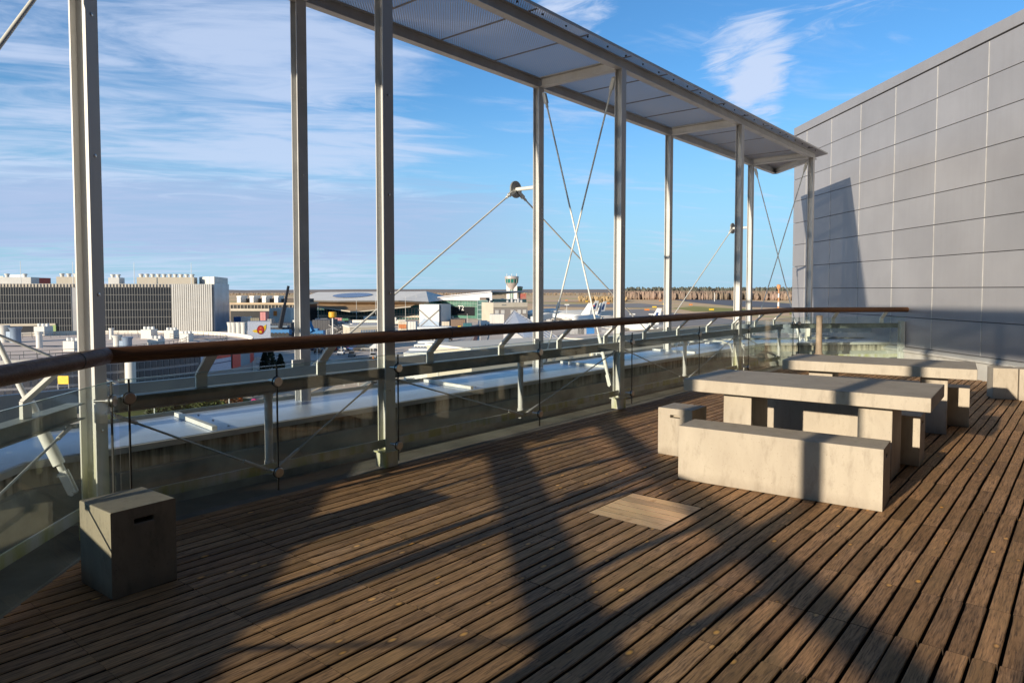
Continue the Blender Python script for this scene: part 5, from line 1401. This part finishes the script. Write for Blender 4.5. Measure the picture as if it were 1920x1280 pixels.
# tilted glass roof: a leaning facetted lantern
a, b, c_, d_ = P(964, 582, 214), P(1046, 632, 186), P(985, 636, 180), P(944, 607, 200)
t = thing('glass_roof', (a.x, a.y, GZ), 'tilted silvery glass roof rising behind the third outer column', 'glass roof')
GLR = mat('silver_glass_roof', (.60, .61, .64), .3, .2, .3, .4, col2=(.74, .74, .75))
MB().add([a, b, c_, d_, a - U * 5, b - U * 5, c_ - U * 5, d_ - U * 5], [(0, 1, 2, 3), (0, 3, 7, 4), (3, 2, 6, 7), (2, 1, 5, 6), (1, 0, 4, 5)]).build('glazing', GLR, t)
mm = MB(); nn_ = (b - a).cross(d_ - a).normalized()
if nn_.z < 0: nn_ = -nn_
for i in range(9):
    f = i / 8; mm.bar(a + (d_ - a) * f + nn_ * .08, b + (c_ - b) * f + nn_ * .08, .10, .12, nn_)
for i in range(13):
    f = i / 12; mm.bar(a + (b - a) * f + nn_ * .08, d_ + (c_ - d_) * f + nn_ * .08, .08, .12, nn_)
mm.build('glazing_bars', mat('pale_glazing_bar', (.50, .50, .52), .4), t)
# cream building just below the parapet
CRZ = zy(1050, 636, 150)
t, A, B, n, z1 = block('cream_building', 'cream flat roofed building with zigzag wall pattern beyond the parapet', 'building', 884, 112, 1106, 128, 655, 14, CREAM, ztop=-8.2, roof=PALER)
panel(t, A, B, n, 0, 1, -9.4, -8.9, mat('pale_band', (.70, .66, .58), .7), 'cornice', .2)
for f0 in (.62, .78):
    p = A + (B - A) * f0 - n * .06; e_ = (B - A).normalized()
    MB().add([p + U * -9.8, p + e_ * 1.9 + U * -9.8, p + e_ * .95 + U * -11.2], [(0, 1, 2)]).build('zigzag_mark', mat('grey_render_mark', (.40, .38, .34), .7), t)
t2, A2, B2, n2, z2 = block('pink_roof_hall', 'flat building with pinkish roof and plant units left of the second inner column', 'building', 1032, 190, 1113, 178, 634, 34, CREAM)
MB().prism([(v.x, v.y) for v in (A2 - n2 * .4, B2 - n2 * .4, B2 + n2 * 34, A2 + n2 * 34)], z2 + .02, z2 + .5).build('roof', PINKR, t2)
for i in range(6):
    c = plan(1074 + i * 4, 200); MB().box(c + U * (z2 + 1.3), (1.6, 1.6, 1.6), AZ).build('plant_unit', GREYB, t2)
c = plan(1107, 215); tag(MB().box(c + U * (GZ + 5.8), (3.4, 2.2, 2.0), AZ).lathe(c + U * GZ, [(.5, 0), (.5, 4.9)], 8).build('blue_tank', mat('bright_blue_tank', (.05, .22, .55), .5)), 'bright blue tank beside the pinkish roof', 'tank')
c = plan(1125, 118)
t = thing('white_frame_mast', (c.x, c.y, GZ), 'white tubular window frame structure behind the tie rods above the coping', 'frame')
a, b = plan(1110, 118), plan(1128, 118); mm = MB()
for i in range(3): p = a + (b - a) * i / 2; mm.bar(p + U * GZ, p + U * zy(1115, 662, 118), .14, .14)
for y in (662, 668, 674): mm.bar(a + U * zy(1115, y, 118), b + U * zy(1115, y, 118), .14, .14)
mm.build('frame', WHITEP, t)

# ------------------------------------------------------------------ airliners on the apron
def airliner(label, nose, tailpx, d0, d1, tailcol, L=36.0):
    """nose and tail given by photo columns at their depths; stands on the apron"""
    a = plan(nose, d0); b = plan(tailpx, d1); ax = (b - a).normalized(); L = (b - a).length if L is None else L
    b = a + ax * L; sd = Vector((-ax.y, ax.x, 0)); z = GZ + 3.6
    t = thing('airliner', (a.x + ax.x * L / 2, a.y + ax.y * L / 2, GZ), label, 'airliner', 'airliners parked on the apron')
    r = 1.95
    prof = [(.15, 0), (.9, .5), (1.5, 1.5), (r, 4), (r, L * .68), (1.6, L * .80), (.9, L * .92), (.25, L)]
    MB().lathe(a + U * z, prof, 16, ax).build('fuselage', WHITEP, t, smooth=True)
    w0 = a + ax * L * .36 + U * (z - 1.0)
    for k in (-1, 1):
        p = w0; q = w0 + sd * k * 17 + ax * 7.5 + U * 1.2
        MB().add([p, p + ax * 6.5, q + ax * 1.6, q, p + U * .7, p + ax * 6.5 + U * .3, q + ax * 1.6 + U * .15, q + U * .2],
                 [(3, 2, 1, 0), (4, 5, 6, 7), (0, 1, 5, 4), (1, 2, 6, 5), (2, 3, 7, 6), (3, 0, 4, 7)]).build('wing', WHITEB, t)
        e = w0 + sd * k * 5.6 + ax * .4 - U * .9
        MB().lathe(e - ax * .5, [(.85, 0), (1.05, .4), (1.0, 2.4), (.6, 3.6)], 12, ax).build('engine', GREYB, t, smooth=True)
        h = a + ax * L * .90 + U * (z + .4); hq = h + sd * k * 6 + ax * 2.6 + U * .5
        MB().add([h, h + ax * 3, hq + ax * 1.2, hq, h + U * .3, h + ax * 3 + U * .2, hq + ax * 1.2 + U * .1, hq + U * .15],
                 [(3, 2, 1, 0), (4, 5, 6, 7), (0, 1, 5, 4), (1, 2, 6, 5), (2, 3, 7, 6), (3, 0, 4, 7)]).build('tailplane', WHITEB, t)
    f = a + ax * L * .83 + U * (z + 1.4)
    pts_ = [f, f + ax * 5.6, f + ax * 7.4 + U * 6.4, f + ax * 5.0 + U * 6.4]
    fin = MB().add([p + sd * .22 for p in pts_] + [p - sd * .22 for p in pts_], [(0, 1, 2, 3), (7, 6, 5, 4), (0, 4, 5, 1), (1, 5, 6, 2), (2, 6, 7, 3), (3, 7, 4, 0)]).build('tail_fin', WHITEP, t)
    if tailcol:
        g = [f + ax * 2.2 + U * 1.0, f + ax * 4.6 + U * 1.0, f + ax * 5.9 + U * 4.8, f + ax * 4.7 + U * 4.8]
        MB().add([p + sd * .26 for p in g] + [p - sd * .26 for p in g], [(0, 1, 2, 3), (7, 6, 5, 4), (0, 4, 5, 1), (1, 5, 6, 2), (2, 6, 7, 3), (3, 7, 4, 0)]).build('tail_mark', tailcol, fin)
    for q, r_ in ((.12, .45), (.45, .6)):
        p = a + ax * L * q; MB().tube(p + U * GZ + U * .02, p + U * (z - 1.5), .35, 8).build('landing_gear', GREYB, t)
    return t
NAVY = mat('navy_tail_mark', (.03, .06, .18), .4)
airliner('white airliner with a big navy marked tail, leftmost of the parked row', 1005, 1048, 470, 500, NAVY)
airliner('white airliner whose small marked tail shows just left of the crossing tie rods', 1030, 1086, 440, 450, NAVY)
airliner('white airliner with curved tail mark between the crossing tie rods', 1046, 1108, 415, 428, NAVY)
airliner('white airliner nearest the right tie rod, tail pointing right', 1075, 1133, 350, 385, NAVY)
airliner('long white airliner with shaded bluish belly in front of the parked row', 1000, 1118, 400, 372, None, 40)
airliner('white airliner behind the second inner column under the handrail', 1130, 1250, 300, 268, NAVY, 34)
airliner('pale airliner nose peeping out left of the third outer column', 990, 1005, 440, 470, None, 30)
# jet bridges and apron vehicles
for i, (x, y, d, s, m_, l) in enumerate(((1028, 598, 420, 1.0, WHITEP, 'white apron truck under the long airliner'), (1072, 600, 410, 1, YELLOW, 'yellow apron tug below the parked row'), (1098, 599, 412, .9, WHITEP, 'small white van at the right of the parked row'),
        (1122, 600, 405, 1, WHITEP, 'white catering truck near the right tie rod'), (1142, 603, 400, 1, GREYB, 'grey apron truck right of the tie rods'), (905, 603, 360, .9, WHITEP, 'white van before the teal lift tower'))):
    c = plan(x, d); t = thing('apron_truck', (c.x, c.y, GZ), l, 'truck', 'service trucks on the apron')
    MB().box(c + U * (GZ + 1.9 * s), (5.2 * s, 2.2, 2.3 * s), AZ - R(90)).build('box_body', m_, t)
    MB().box(c + side * 3.4 * s + U * (GZ + 1.5 * s), (1.7 * s, 2.1, 1.7 * s), AZ - R(90)).build('cab', WHITEP, t)
    for k in (-1.7, 1.7, 3.4): MB().lathe(c + side * k * s - fwd * 1.15 + U * (GZ + .48), [(.45, -.15), (.45, .15)], 10, fwd).build('wheel', BLACKRUB, t)
for x0, d0, x1, d1, y, l in ((1000, 330, 1032, 365, 592, 'white jet bridge tunnel left of the parked airliners'), (1150, 420, 1120, 400, 598, 'pale jet bridge tunnel right of the tie rods')):
    a, b = plan(x0, d0) + U * (GZ + 4.6), plan(x1, d1) + U * (GZ + 5.0)
    t = thing('jet_bridge', (a.x, a.y, GZ), l, 'jet bridge', 'jet bridges at the pier')
    MB().bar(a, b, 2.6, 2.6).build('tunnel', WHITEB, t); MB().tube(Vector((b.x, b.y, GZ)), b - U * 1.3, .35, 8).build('support_leg', GREYB, t)
# field marker boards, light masts and yellow signs by the taxiways
for i, (x, y) in enumerate(((1062, 564), (1100, 566), (1213, 582.5), (1227, 577), (1238, 564.5), (1246, 571), (1295, 572.5), (1334, 582), (1140, 570))):
    c = PZ(x, y, GZ); a = c - side * 2.2; b = c + side * 2.2
    tag(MB().bar(a + U * 1.0, b + U * 1.0, .35, 1.2).bar(c - side * 1.5, c - side * 1.5 + U * .5, .2, .2, fwd).bar(c + side * 1.5, c + side * 1.5 + U * .5, .2, .2, fwd).build('taxiway_sign', YELLOW if i % 2 else ORANGE), 'small yellow or orange taxiway sign board out on the airfield', 'taxiway sign', 'taxiway signs on the airfield')
for x, yb, yt, d, l in ((1111, 604, 574, 392, 'apron light mast with red lamp between the tie rods'), (1063, 604, 572, 398, 'apron light mast left of the marked tail'), (1186, 612, 590, 330, 'short apron light mast right of the second inner column'), (1222, 612, 590, 330, 'apron light mast with broad head over the taxiway')):
    c = plan(x, d); t = thing('apron_light', (c.x, c.y, GZ), l, 'light mast', 'apron light masts')
    MB().tube(c + U * GZ, c + U * zy(x, yt, d), .16, 8, .10).build('mast', WHITEP, t); MB().box(c + U * zy(x, yt - 1, d), (2.6, .8, .5), AZ - R(90)).build('lamp_head', REDP if 'red' in l else WHITEP, t)

# ------------------------------------------------------------------ roads, cars, lamps, planting beyond the parapet
sheet_px('road', [(730, 745), (905, 600), (925, 600), (880, 745)], GZ + .3, mat('road_asphalt', (0.62, .56, .51), .9, 0, .1, .1))
sheet_px('road', [(480, 668), (900, 652), (905, 662), (480, 684)], GZ + .32, MATS['road_asphalt'])
for i, (xa, xb) in enumerate(((752, 908), (790, 913), (835, 918))):
    tag(MB().prism([(v.x, v.y) for v in (PZ(xa, 745, GZ), PZ(xa + 2.2, 745, GZ), PZ(xb + .4, 600, GZ), PZ(xb, 600, GZ))], GZ + .33, GZ + .345).build('lane_line', WHITEP), kind='structure')
tag(MB().prism([(v.x, v.y) for v in (PZ(856, 745, GZ), PZ(872, 745, GZ), PZ(900, 612, GZ), PZ(896, 612, GZ))], GZ + .34, GZ + .6).build('planting_strip', mat('red_brown_strip', (.16, .06, .05), .9)), kind='structure')
CARM = [mat('car_' + n_, c_, .3, .1, .02) for n_, c_ in (('white', (.75, .75, .75)), ('silver', (.42, .43, .44)), ('black', (.02, .02, .022)), ('blue', (.04, .09, .25)), ('red', (.40, .03, .03)), ('grey', (.16, .165, .17)))]
CARN = ['white', 'silver', 'black', 'blue', 'red', 'grey']
CARGL = mat('car_window_glass', (.015, .018, .022), .12)
def make_car(ci):
    t = thing('parked_car', (0, 0, 0), 'car', 'car', 'cars beyond the parapet')
    m_ = CARM[ci]
    prof = [(-2.15, .35), (-2.2, .75), (-2.0, .95), (-1.05, 1.05), (1.15, 1.02), (2.05, .88), (2.18, .6), (2.12, .35)]
    b = MB().add([(x, -.86, z) for x, z in prof] + [(x, .86, z) for x, z in prof], [tuple(range(7, -1, -1)), tuple(range(8, 16))] + [(i, i + 8, (i + 1) % 8 + 8, (i + 1) % 8) for i in range(8)])
    b.build('body', m_, t, bevel=.06)
    g = [(-1.65, .98), (-1.15, 1.40), (.25, 1.42), (1.0, 1.0)]
    MB().add([(x, -.76 + (.12 if z > 1.2 else 0), z) for x, z in g] + [(x, .76 - (.12 if z > 1.2 else 0), z) for x, z in g], [(3, 2, 1, 0), (4, 5, 6, 7)] + [(i, i + 4, (i + 1) % 4 + 4, (i + 1) % 4) for i in range(4)]).build('windows', CARGL, t)
    MB().add([(x, y, z) for z in (1.405, 1.45) for x, y in ((-1.1, -.64), (.22, -.64), (.22, .64), (-1.1, .64))], [(3, 2, 1, 0), (4, 5, 6, 7), (0, 1, 5, 4), (1, 2, 6, 5), (2, 3, 7, 6), (3, 0, 4, 7)]).build('roof', m_, t)
    for x in (-1.35, 1.4):
        for y in (-.80, .80):
            MB().lathe((x, y, .33), [(.33, -.1), (.33, .1)], 12, (0, 1, 0)).build('wheel', BLACKRUB, t)
    return t
cars = {}
def put_car(x, y, ci, rz, lbl):
    c = PZ(x, y, GZ + .36)
    if ci not in cars: o = cars[ci] = make_car(ci)
    else: o = copy_tree(cars[ci], (0, 0, 0))
    o.location = (c.x, c.y, GZ + .36); o.rotation_euler = (0, 0, rz); o['label'] = lbl; return o
rr_ = AZ + R(8)
road_dir = math.atan2((PZ(905, 600, GZ) - PZ(730, 745, GZ)).y, (PZ(905, 600, GZ) - PZ(730, 745, GZ)).x)
for x, y, ci, rz, l in ((838, 650, 3, road_dir, 'blue car driving up the middle of the road right of the white stepped building'), (843, 638, 2, road_dir, 'black car ahead of the blue one on the road'), (812, 706, 1, road_dir, 'silver car on the road under the railing beam'),
        (770, 722, 0, road_dir, 'white car low on the road beside the parapet'), (790, 700, 5, road_dir, 'grey car left on the road above the coping'), (871, 618, 3, road_dir, 'blue car far up the road just under the handrail'),
        (640, 664, 0, rr_, 'white car on the cross road left of the black cone'), (660, 668, 5, rr_, 'grey car on the cross road below the handrail'), (700, 671, 1, rr_, 'silver car at the right end of the cross road'),
        (596, 662, 2, rr_, 'black car parked beside the third outer column foot'), (614, 660, 0, rr_, 'white car parked next to the black one'), (628, 657, 4, rr_, 'red car parked on the forecourt under the handrail'), (678, 604, 0, rr_, 'white car on the terminal forecourt, left'),
        (650, 604, 4, rr_, 'red car on the terminal forecourt'), (664, 605, 5, rr_, 'grey car on the terminal forecourt, right of the red one'), (712, 606, 2, rr_, 'black car on the terminal forecourt by the first inner column'), (735, 704, 3, rr_ + 1.5, 'blue car near the pylons left of the first inner column'),
        (505, 652, 0, rr_, 'white car behind the dark conifers'), (22, 735, 1, rr_, 'silver car at the far left under the handrail'), (300, 738, 0, rr_, 'white car in front of the dotted facade')):
    put_car(x, y, ci, rz, l)
# street lamps
def lamp(label, x, yb, yt, d=None):
    c = PZ(x, yb, GZ); d = (c).dot(fwd) if d is None else d
    t = thing('street_lamp', (c.x, c.y, GZ), label, 'street lamp', 'street lamps below the terrace')
    top_ = P(x, yt, d).z
    MB().tube(c, Vector((c.x, c.y, top_)), .09, 8, .06).build('post', WHITEP, t)
    MB().bar(Vector((c.x, c.y, top_)) - side * .1, Vector((c.x, c.y, top_)) + side * 1.1 + U * .15, .18, .12).build('lamp_head', GREYB, t)
for x, yb, yt, l in ((519, 700, 668, 'white street lamp left of the first outer column'), (595, 690, 652, 'white street lamp right of the first outer column'), (613, 655, 618, 'white street lamp below the blue crane, left of a pair'), (621, 655, 615, 'white street lamp below the blue crane, right of a pair'),
        (640, 668, 648, 'short white street lamp on the cross road'), (678, 640, 602, 'white street lamp on the forecourt before the blue hoarding'), (820, 745, 690, 'white street lamp beside the road under the beam'), (430, 775, 705, 'white lamp post among the hedges, in front of the banner'), (290, 790, 740, 'white lamp post at the lawn')):
    lamp(l, x, yb, yt)
# cream pavilion with glazed front, stepped white building, small kiosks
t, A, B, n, z1 = block('cream_pavilion', 'low cream building with pale blue glazed front above the handrail', 'building', 655, 215, 716, 219, 614, 12, CREAM, roof=PALER)
panel(t, A, B, n, .33, .78, zy(690, 626, 217), zy(690, 618, 217), mat('pale_blue_glass', (.16, .28, .45), .2), 'glazing', .15)
panel(t, A, B, n, .10, .28, zy(690, 629, 217), zy(690, 624, 217), mat('bright_blue_panel', (.01, .22, .62), .4), 'blue_panel', .15)
grid(A, B, n, .33, .78, zy(690, 626, 217), zy(690, 618, 217), 9, 1, .12, .2).build('glazing_bars', CREAM, t)
crate('slim white stair tower with small windows beside the orange panel building', 764, 779, 603, 640, 250, WHITEB, 5, 'stair_tower', 'building', None)
pbuild = crate('pale building with orange panel right of the first inner column', 746, 762, 603, 640, 255, CREAM, 5, 'panel_building', 'building', None)
crate('orange panel on the pale building', 747, 761, 608, 615.5, 254, mat('terracotta_panel', (.50, .18, .06), .6), .3, 'orange_panel', 'panel', None, pbuild)
t = thing('stepped_building', tuple(plan(800, 150) + U * GZ), 'white stepped building with rows of small dark square windows beside the road', 'building')
rows = ((782, 842, 614, 620), (800, 836, 618, 634), (795, 832, 634, 642), (783, 828, 641, 648), (776, 822, 647, 655), (766, 816, 655, 662), (756, 812, 662, 667))
for i, (x0, x1_, y0, y1) in enumerate(rows):
    d = 178 - i * 6
    a, b = plan(x0, d), plan(x1_, d); n_ = Vector((-(b - a).y, (b - a).x, 0)).normalized()
    if n_.dot(fwd) < 0: n_ = -n_
    z0_, z1_ = zy(x0, y1 + .6, d), zy(x0, y0, d)
    MB().prism([(v.x, v.y) for v in (a, b, b + n_ * (7 + 3 * 0), a + n_ * 7)], GZ if i else z0_, z1_).build('storey', WHITEP, t)
    MB().prism([(v.x, v.y) for v in (a - n_ * .3, b - n_ * .3, b + n_ * .2, a + n_ * .2)], z1_ - .25, z1_ + .12).build('balcony_edge', WHITEP, t)
    if y1 - y0 >= 7 or i in (2,):
        k = int((x1_ - x0) / 5.5)
        for j in range(k):
            f = (j + .25) / k; p = a + (b - a) * f - n_ * .04; q = a + (b - a) * (f + .6 / k) - n_ * .04
            MB().prism([(v.x, v.y) for v in (p, q, q + n_ * .1, p + n_ * .1)], z0_ + (z1_ - z0_) * .18, z0_ + (z1_ - z0_) * .80).build('window', mat('grey_window', (.07, .07, .075), .3), t)
# shrubs and flower beds on the lawn, dark conifers by the sign block
def leafy(name, label, cat, x, y, w, h, m_, n=260, leaf=.22, seed=1, trunk=True, grp=None, cone=False, stem=(.10, .07, .05)):
    c = PZ(x, y, GZ + .3); r_ = random.Random(seed)
    t = thing(name, (c.x, c.y, GZ + .3), label, cat, grp)
    mm = MB()
    for i in range(n):
        u = r_.random(); a = r_.uniform(0, 6.283)
        if cone: z = h * u ** .8; rad = w * (1 - z / h) ** .8 * r_.uniform(.35, 1.0) + .05
        else:
            ph = math.acos(1 - 1.35 * u); rad = w * math.sin(ph) * r_.uniform(.7, 1.05) * (1 + .25 * math.sin(3 * a + seed)); z = h * (.42 + .58 * math.cos(ph)) * r_.uniform(.85, 1.05) + .1
        p = c + Vector((rad * math.cos(a), rad * math.sin(a), max(.05, z)))
        e1 = Vector((r_.uniform(-1, 1), r_.uniform(-1, 1), r_.uniform(-.6, .6))).normalized() * leaf * r_.uniform(.7, 1.4); e2 = e1.cross(Vector((r_.uniform(-1, 1), r_.uniform(-1, 1), r_.uniform(-1, 1))).normalized()).normalized() * leaf * .7
        mm.add([p - e1, p + e2, p + e1, p - e2], [(0, 1, 2, 3)])
    mm.build('foliage', m_, t)
    MB().tube(c, c + U * h * .6, .10, 6, .03).build('stem', mat('shrub_stem', stem, .9), t)
    return t
SHR = mat('green_shrub_leaf', (.10, .13, .025), .7, 0, .2, 1.5, island=.5); SHD = mat('dark_shrub_leaf', (.035, .05, .015), .7, 0, .2, 1.5, island=.5)
SHB = mat('brown_heather_leaf', (.22, .12, .06), .8, 0, .2, 1.5, island=.4); SHO = mat('orange_flower', (.75, .16, .01), .6, island=.2); SHP = mat('pink_flower', (.75, .05, .28), .6)
for i, (x, y, w, h, m_, nm, l, n_) in enumerate((
        (297, 782, 1.5, 2.4, SHD, 'shrub', 'dark green shrub at the left end of the planting, behind the tie rod', 300), (340, 776, 1.3, 1.5, SHD, 'shrub', 'low dark shrub right of the mid post below the beam', 220), (372, 774, 2.0, 2.0, SHR, 'shrub', 'bright green rounded shrub in the middle of the planting', 380), (398, 771, 1.8, 1.8, SHR, 'shrub', 'green shrub touching the brown heather', 320),
        (405, 758, 2.6, 1.5, SHB, 'heather_bush', 'broad reddish brown heather bush in the planting', 420), (424, 757, 2.0, 1.4, SHB, 'heather_bush', 'smaller brown heather bush beside the orange flowers', 300), (444, 756, 1.0, .9, SHO, 'flower_clump', 'orange flower clump in the planting', 160), (478, 757, .55, .7, SHP, 'flower_clump', 'small pink flower clump at the right end of the planting', 90),
        (432, 746, 2.2, 2.0, SHR, 'shrub', 'green shrub behind the orange flowers', 340), (452, 742, 2.0, 2.0, SHR, 'shrub', 'tall green shrub behind the orange flowers, right', 340), (474, 744, 2.2, 2.1, SHD, 'shrub', 'dark shrub above the pink flowers', 340))):
    leafy(nm, l, 'shrub' if 'flower' not in nm else 'flowers', x, y, w, h, m_, n_, .20, i + 1)
for i, (x, y, w, h, l) in enumerate(((497, 700, 1.6, 5.0, 'dark conifer right of the banner, leftmost of three'), (508, 702, 1.8, 5.8, 'tall dark conifer right of the banner, middle of three'), (526, 700, 1.5, 4.2, 'dark conifer by the white street lamp, rightmost of three'))):
    leafy('conifer_tree', l, 'tree', x, y, w, h, mat('dark_conifer_needles', (.018, .028, .014), .8, island=.5), 420, .34, 30 + i, cone=True)
# people-free forecourt clutter: traffic cones, barriers, parasols of the roadworks
for i, (x, y, l) in enumerate(((700, 680, 'orange traffic cone on the forecourt left of the first inner column'), (840, 632, 'orange traffic cone in the road near the handrail'), (808, 712, 'orange traffic cone beside the silver car'), (672, 715, 'orange traffic cone next to the red tent roof'))):
    c = PZ(x, y, GZ + .36); t = thing('traffic_cone', (c.x, c.y, GZ + .36), l, 'traffic cone', 'orange traffic cones')
    MB().box(c + U * .04, (1.0, 1.0, .08)).build('base', BLACKRUB, t); MB().lathe(c + U * .08, [(.42, 0), (.08, 1.7)], 12).build('cone', ORANGE, t, smooth=True)
for i, (x, y, m1, l) in enumerate(((655, 722, REDP, 'red and white tent roof beyond the coping'), (706, 665, WHITEP, 'white tent roof on the forecourt by the first inner column'))):
    c = PZ(x, y, GZ + .36); t = thing('tent', (c.x, c.y, GZ + .36), l, 'tent')
    MB().lathe(c + U * 2.0, [(2.1, 0), (1.2, .7), (.1, 1.6)], 8).build('roof', m1, t)
    for a in range(4):
        p = c + Vector((math.cos(a * 1.571 + .4), math.sin(a * 1.571 + .4), 0)) * 1.9; MB().tube(p, p + U * 2.05, .06, 6).build('pole', WHITEP, t)
# yellow sign at the left, standing between handrail and coping
a, b = plan(104, 97), plan(124, 97); c = (a + b) / 2
t = thing('yellow_sign', (c.x, c.y, GZ), 'blank looking bright yellow sign board behind the leftmost rail bracket', 'sign')
for p in (a, b): MB().tube(p + U * GZ, p + U * zy(110, 720, 97), .07, 6).build('post', GREYB, t)
MB().bar(a + U * zy(110, 713, 97), b + U * zy(110, 713, 97), .12, 1.15).build('board', YELLOW, t)
# kerbs of the forecourt and low retaining walls, in the tan ground between road and coping
for i, (pts_, l) in enumerate((([(560, 742), (640, 706), (700, 690)], 'pale kerb running up the tan forecourt'), ([(650, 745), (720, 700), (745, 690)], 'pale kerb between the forecourt and the road'), ([(560, 700), (640, 690), (716, 686)], 'low pale retaining wall across the forecourt'))):
    mm = MB(); q = [PZ(x, y, GZ + .36) for x, y in pts_]
    for p0, p1 in zip(q[:-1], q[1:]): mm.bar(p0 + U * .2, p1 + U * .2, .35, .5)
    tag(mm.build('kerb', PALER), l, 'kerb')
crate('pale site fence panel on the tan forecourt', 625, 645, 731, 738, 118, WHITEP, .3, 'site_fence', 'fence', None)

# ------------------------------------------------------------------ more of the clutter between terminal and terrace
r_ = random.Random(21)
cols_ = ['white', 'silver', 'black', 'blue', 'red', 'grey']
rowsP = (('in the parking row before the main terminal', 600, 770, 609.5, 14), ('in the parking row behind the cream pavilion', 640, 742, 622, 9), ('in the forecourt row below the handrail', 560, 738, 657, 13), ('in the row by the kerb above the coping', 590, 735, 694, 8))
for desc, xa, xb, y, k in rowsP:
    for i in range(k):
        if r_.random() < .22: continue
        x = xa + (xb - xa) * (i + .5) / k; ci = r_.choice([0, 0, 1, 1, 2, 3, 5, 4])
        nth_ = ['first', 'second', 'third', 'fourth', 'fifth', 'sixth', 'seventh', 'eighth', 'ninth', 'tenth', 'eleventh', 'twelfth', 'thirteenth', 'fourteenth'][i]
        put_car(x + r_.uniform(-2, 2), y + r_.uniform(-.5, .5), ci, rr_ + 1.35 + r_.uniform(-.1, .1), '%s car, %s bay from the left %s' % (cols_[ci], nth_, desc))
for i, (x0, x1, y0, y1, d, m_, l) in enumerate(((548, 566, 600, 606, 300, WHITEB, 'white container left of the yellow round sign, far back'), (590, 612, 597, 601, 345, GREYB, 'long grey container before the terminal glass'), (627, 640, 596, 601, 340, MATS['pink_container'], 'reddish container on the terminal forecourt'),
        (641, 652, 597, 601, 338, mat('green_container', (.06, .20, .10), .6), 'green container on the terminal forecourt'), (716, 742, 595, 602, 335, WHITEB, 'white container left of the first inner column top'), (828, 842, 603, 611, 300, CREAM, 'cream container right of the braced tower'),
        (868, 884, 606, 612, 290, mat('teal_container', (.03, .14, .17), .6), 'teal container behind the brown hall'), (560, 578, 632, 640, 215, GREYB, 'grey site container under the blue crane'), (596, 612, 634, 641, 210, WHITEB, 'white site container right of the blue crane foot'),
        (520, 540, 640, 648, 200, mat('light_blue_container', (.20, .30, .42), .6), 'light blue container under the handrail by the first outer column'), (1010, 1026, 622, 630, 230, WHITEB, 'small white plant box on the pinkish roof'), (1130, 1150, 618, 626, 240, GREYB, 'grey equipment box right of the blue tank'))):
    crate(l, x0, x1, y0, y1, d, m_, 3)
for x, y0, y1, d, l in ((560, 560, 610, 380, 'thin grey mast in front of the terminal at the first outer column'), (596, 566, 606, 380, 'thin grey mast left of the yellow round sign'), (668, 560, 600, 385, 'thin pale flagpole in front of the oval skylight'), (704, 556, 600, 385, 'thin pale flagpole left of the first inner column'), (760, 556, 592, 390, 'thin flagpole right of the first inner column'),
        (780, 553, 575, 440, 'thin roof mast at the tip of the white terminal roof'), (812, 553, 566, 460, 'short roof mast on the curved grey roof, left'), (846, 550, 560, 460, 'short roof mast on the curved grey roof, right'), (876, 588, 612, 300, 'bent white lamp mast by the brown hall'), (900, 600, 640, 230, 'white lamp mast over the gravel roof')):
    c = plan(x, d); tag(MB().tube(c + U * GZ, c + U * zy(x, y0, d), .14, 6, .08).build('thin_mast', WHITEB), l, 'mast', 'thin masts around the terminal')
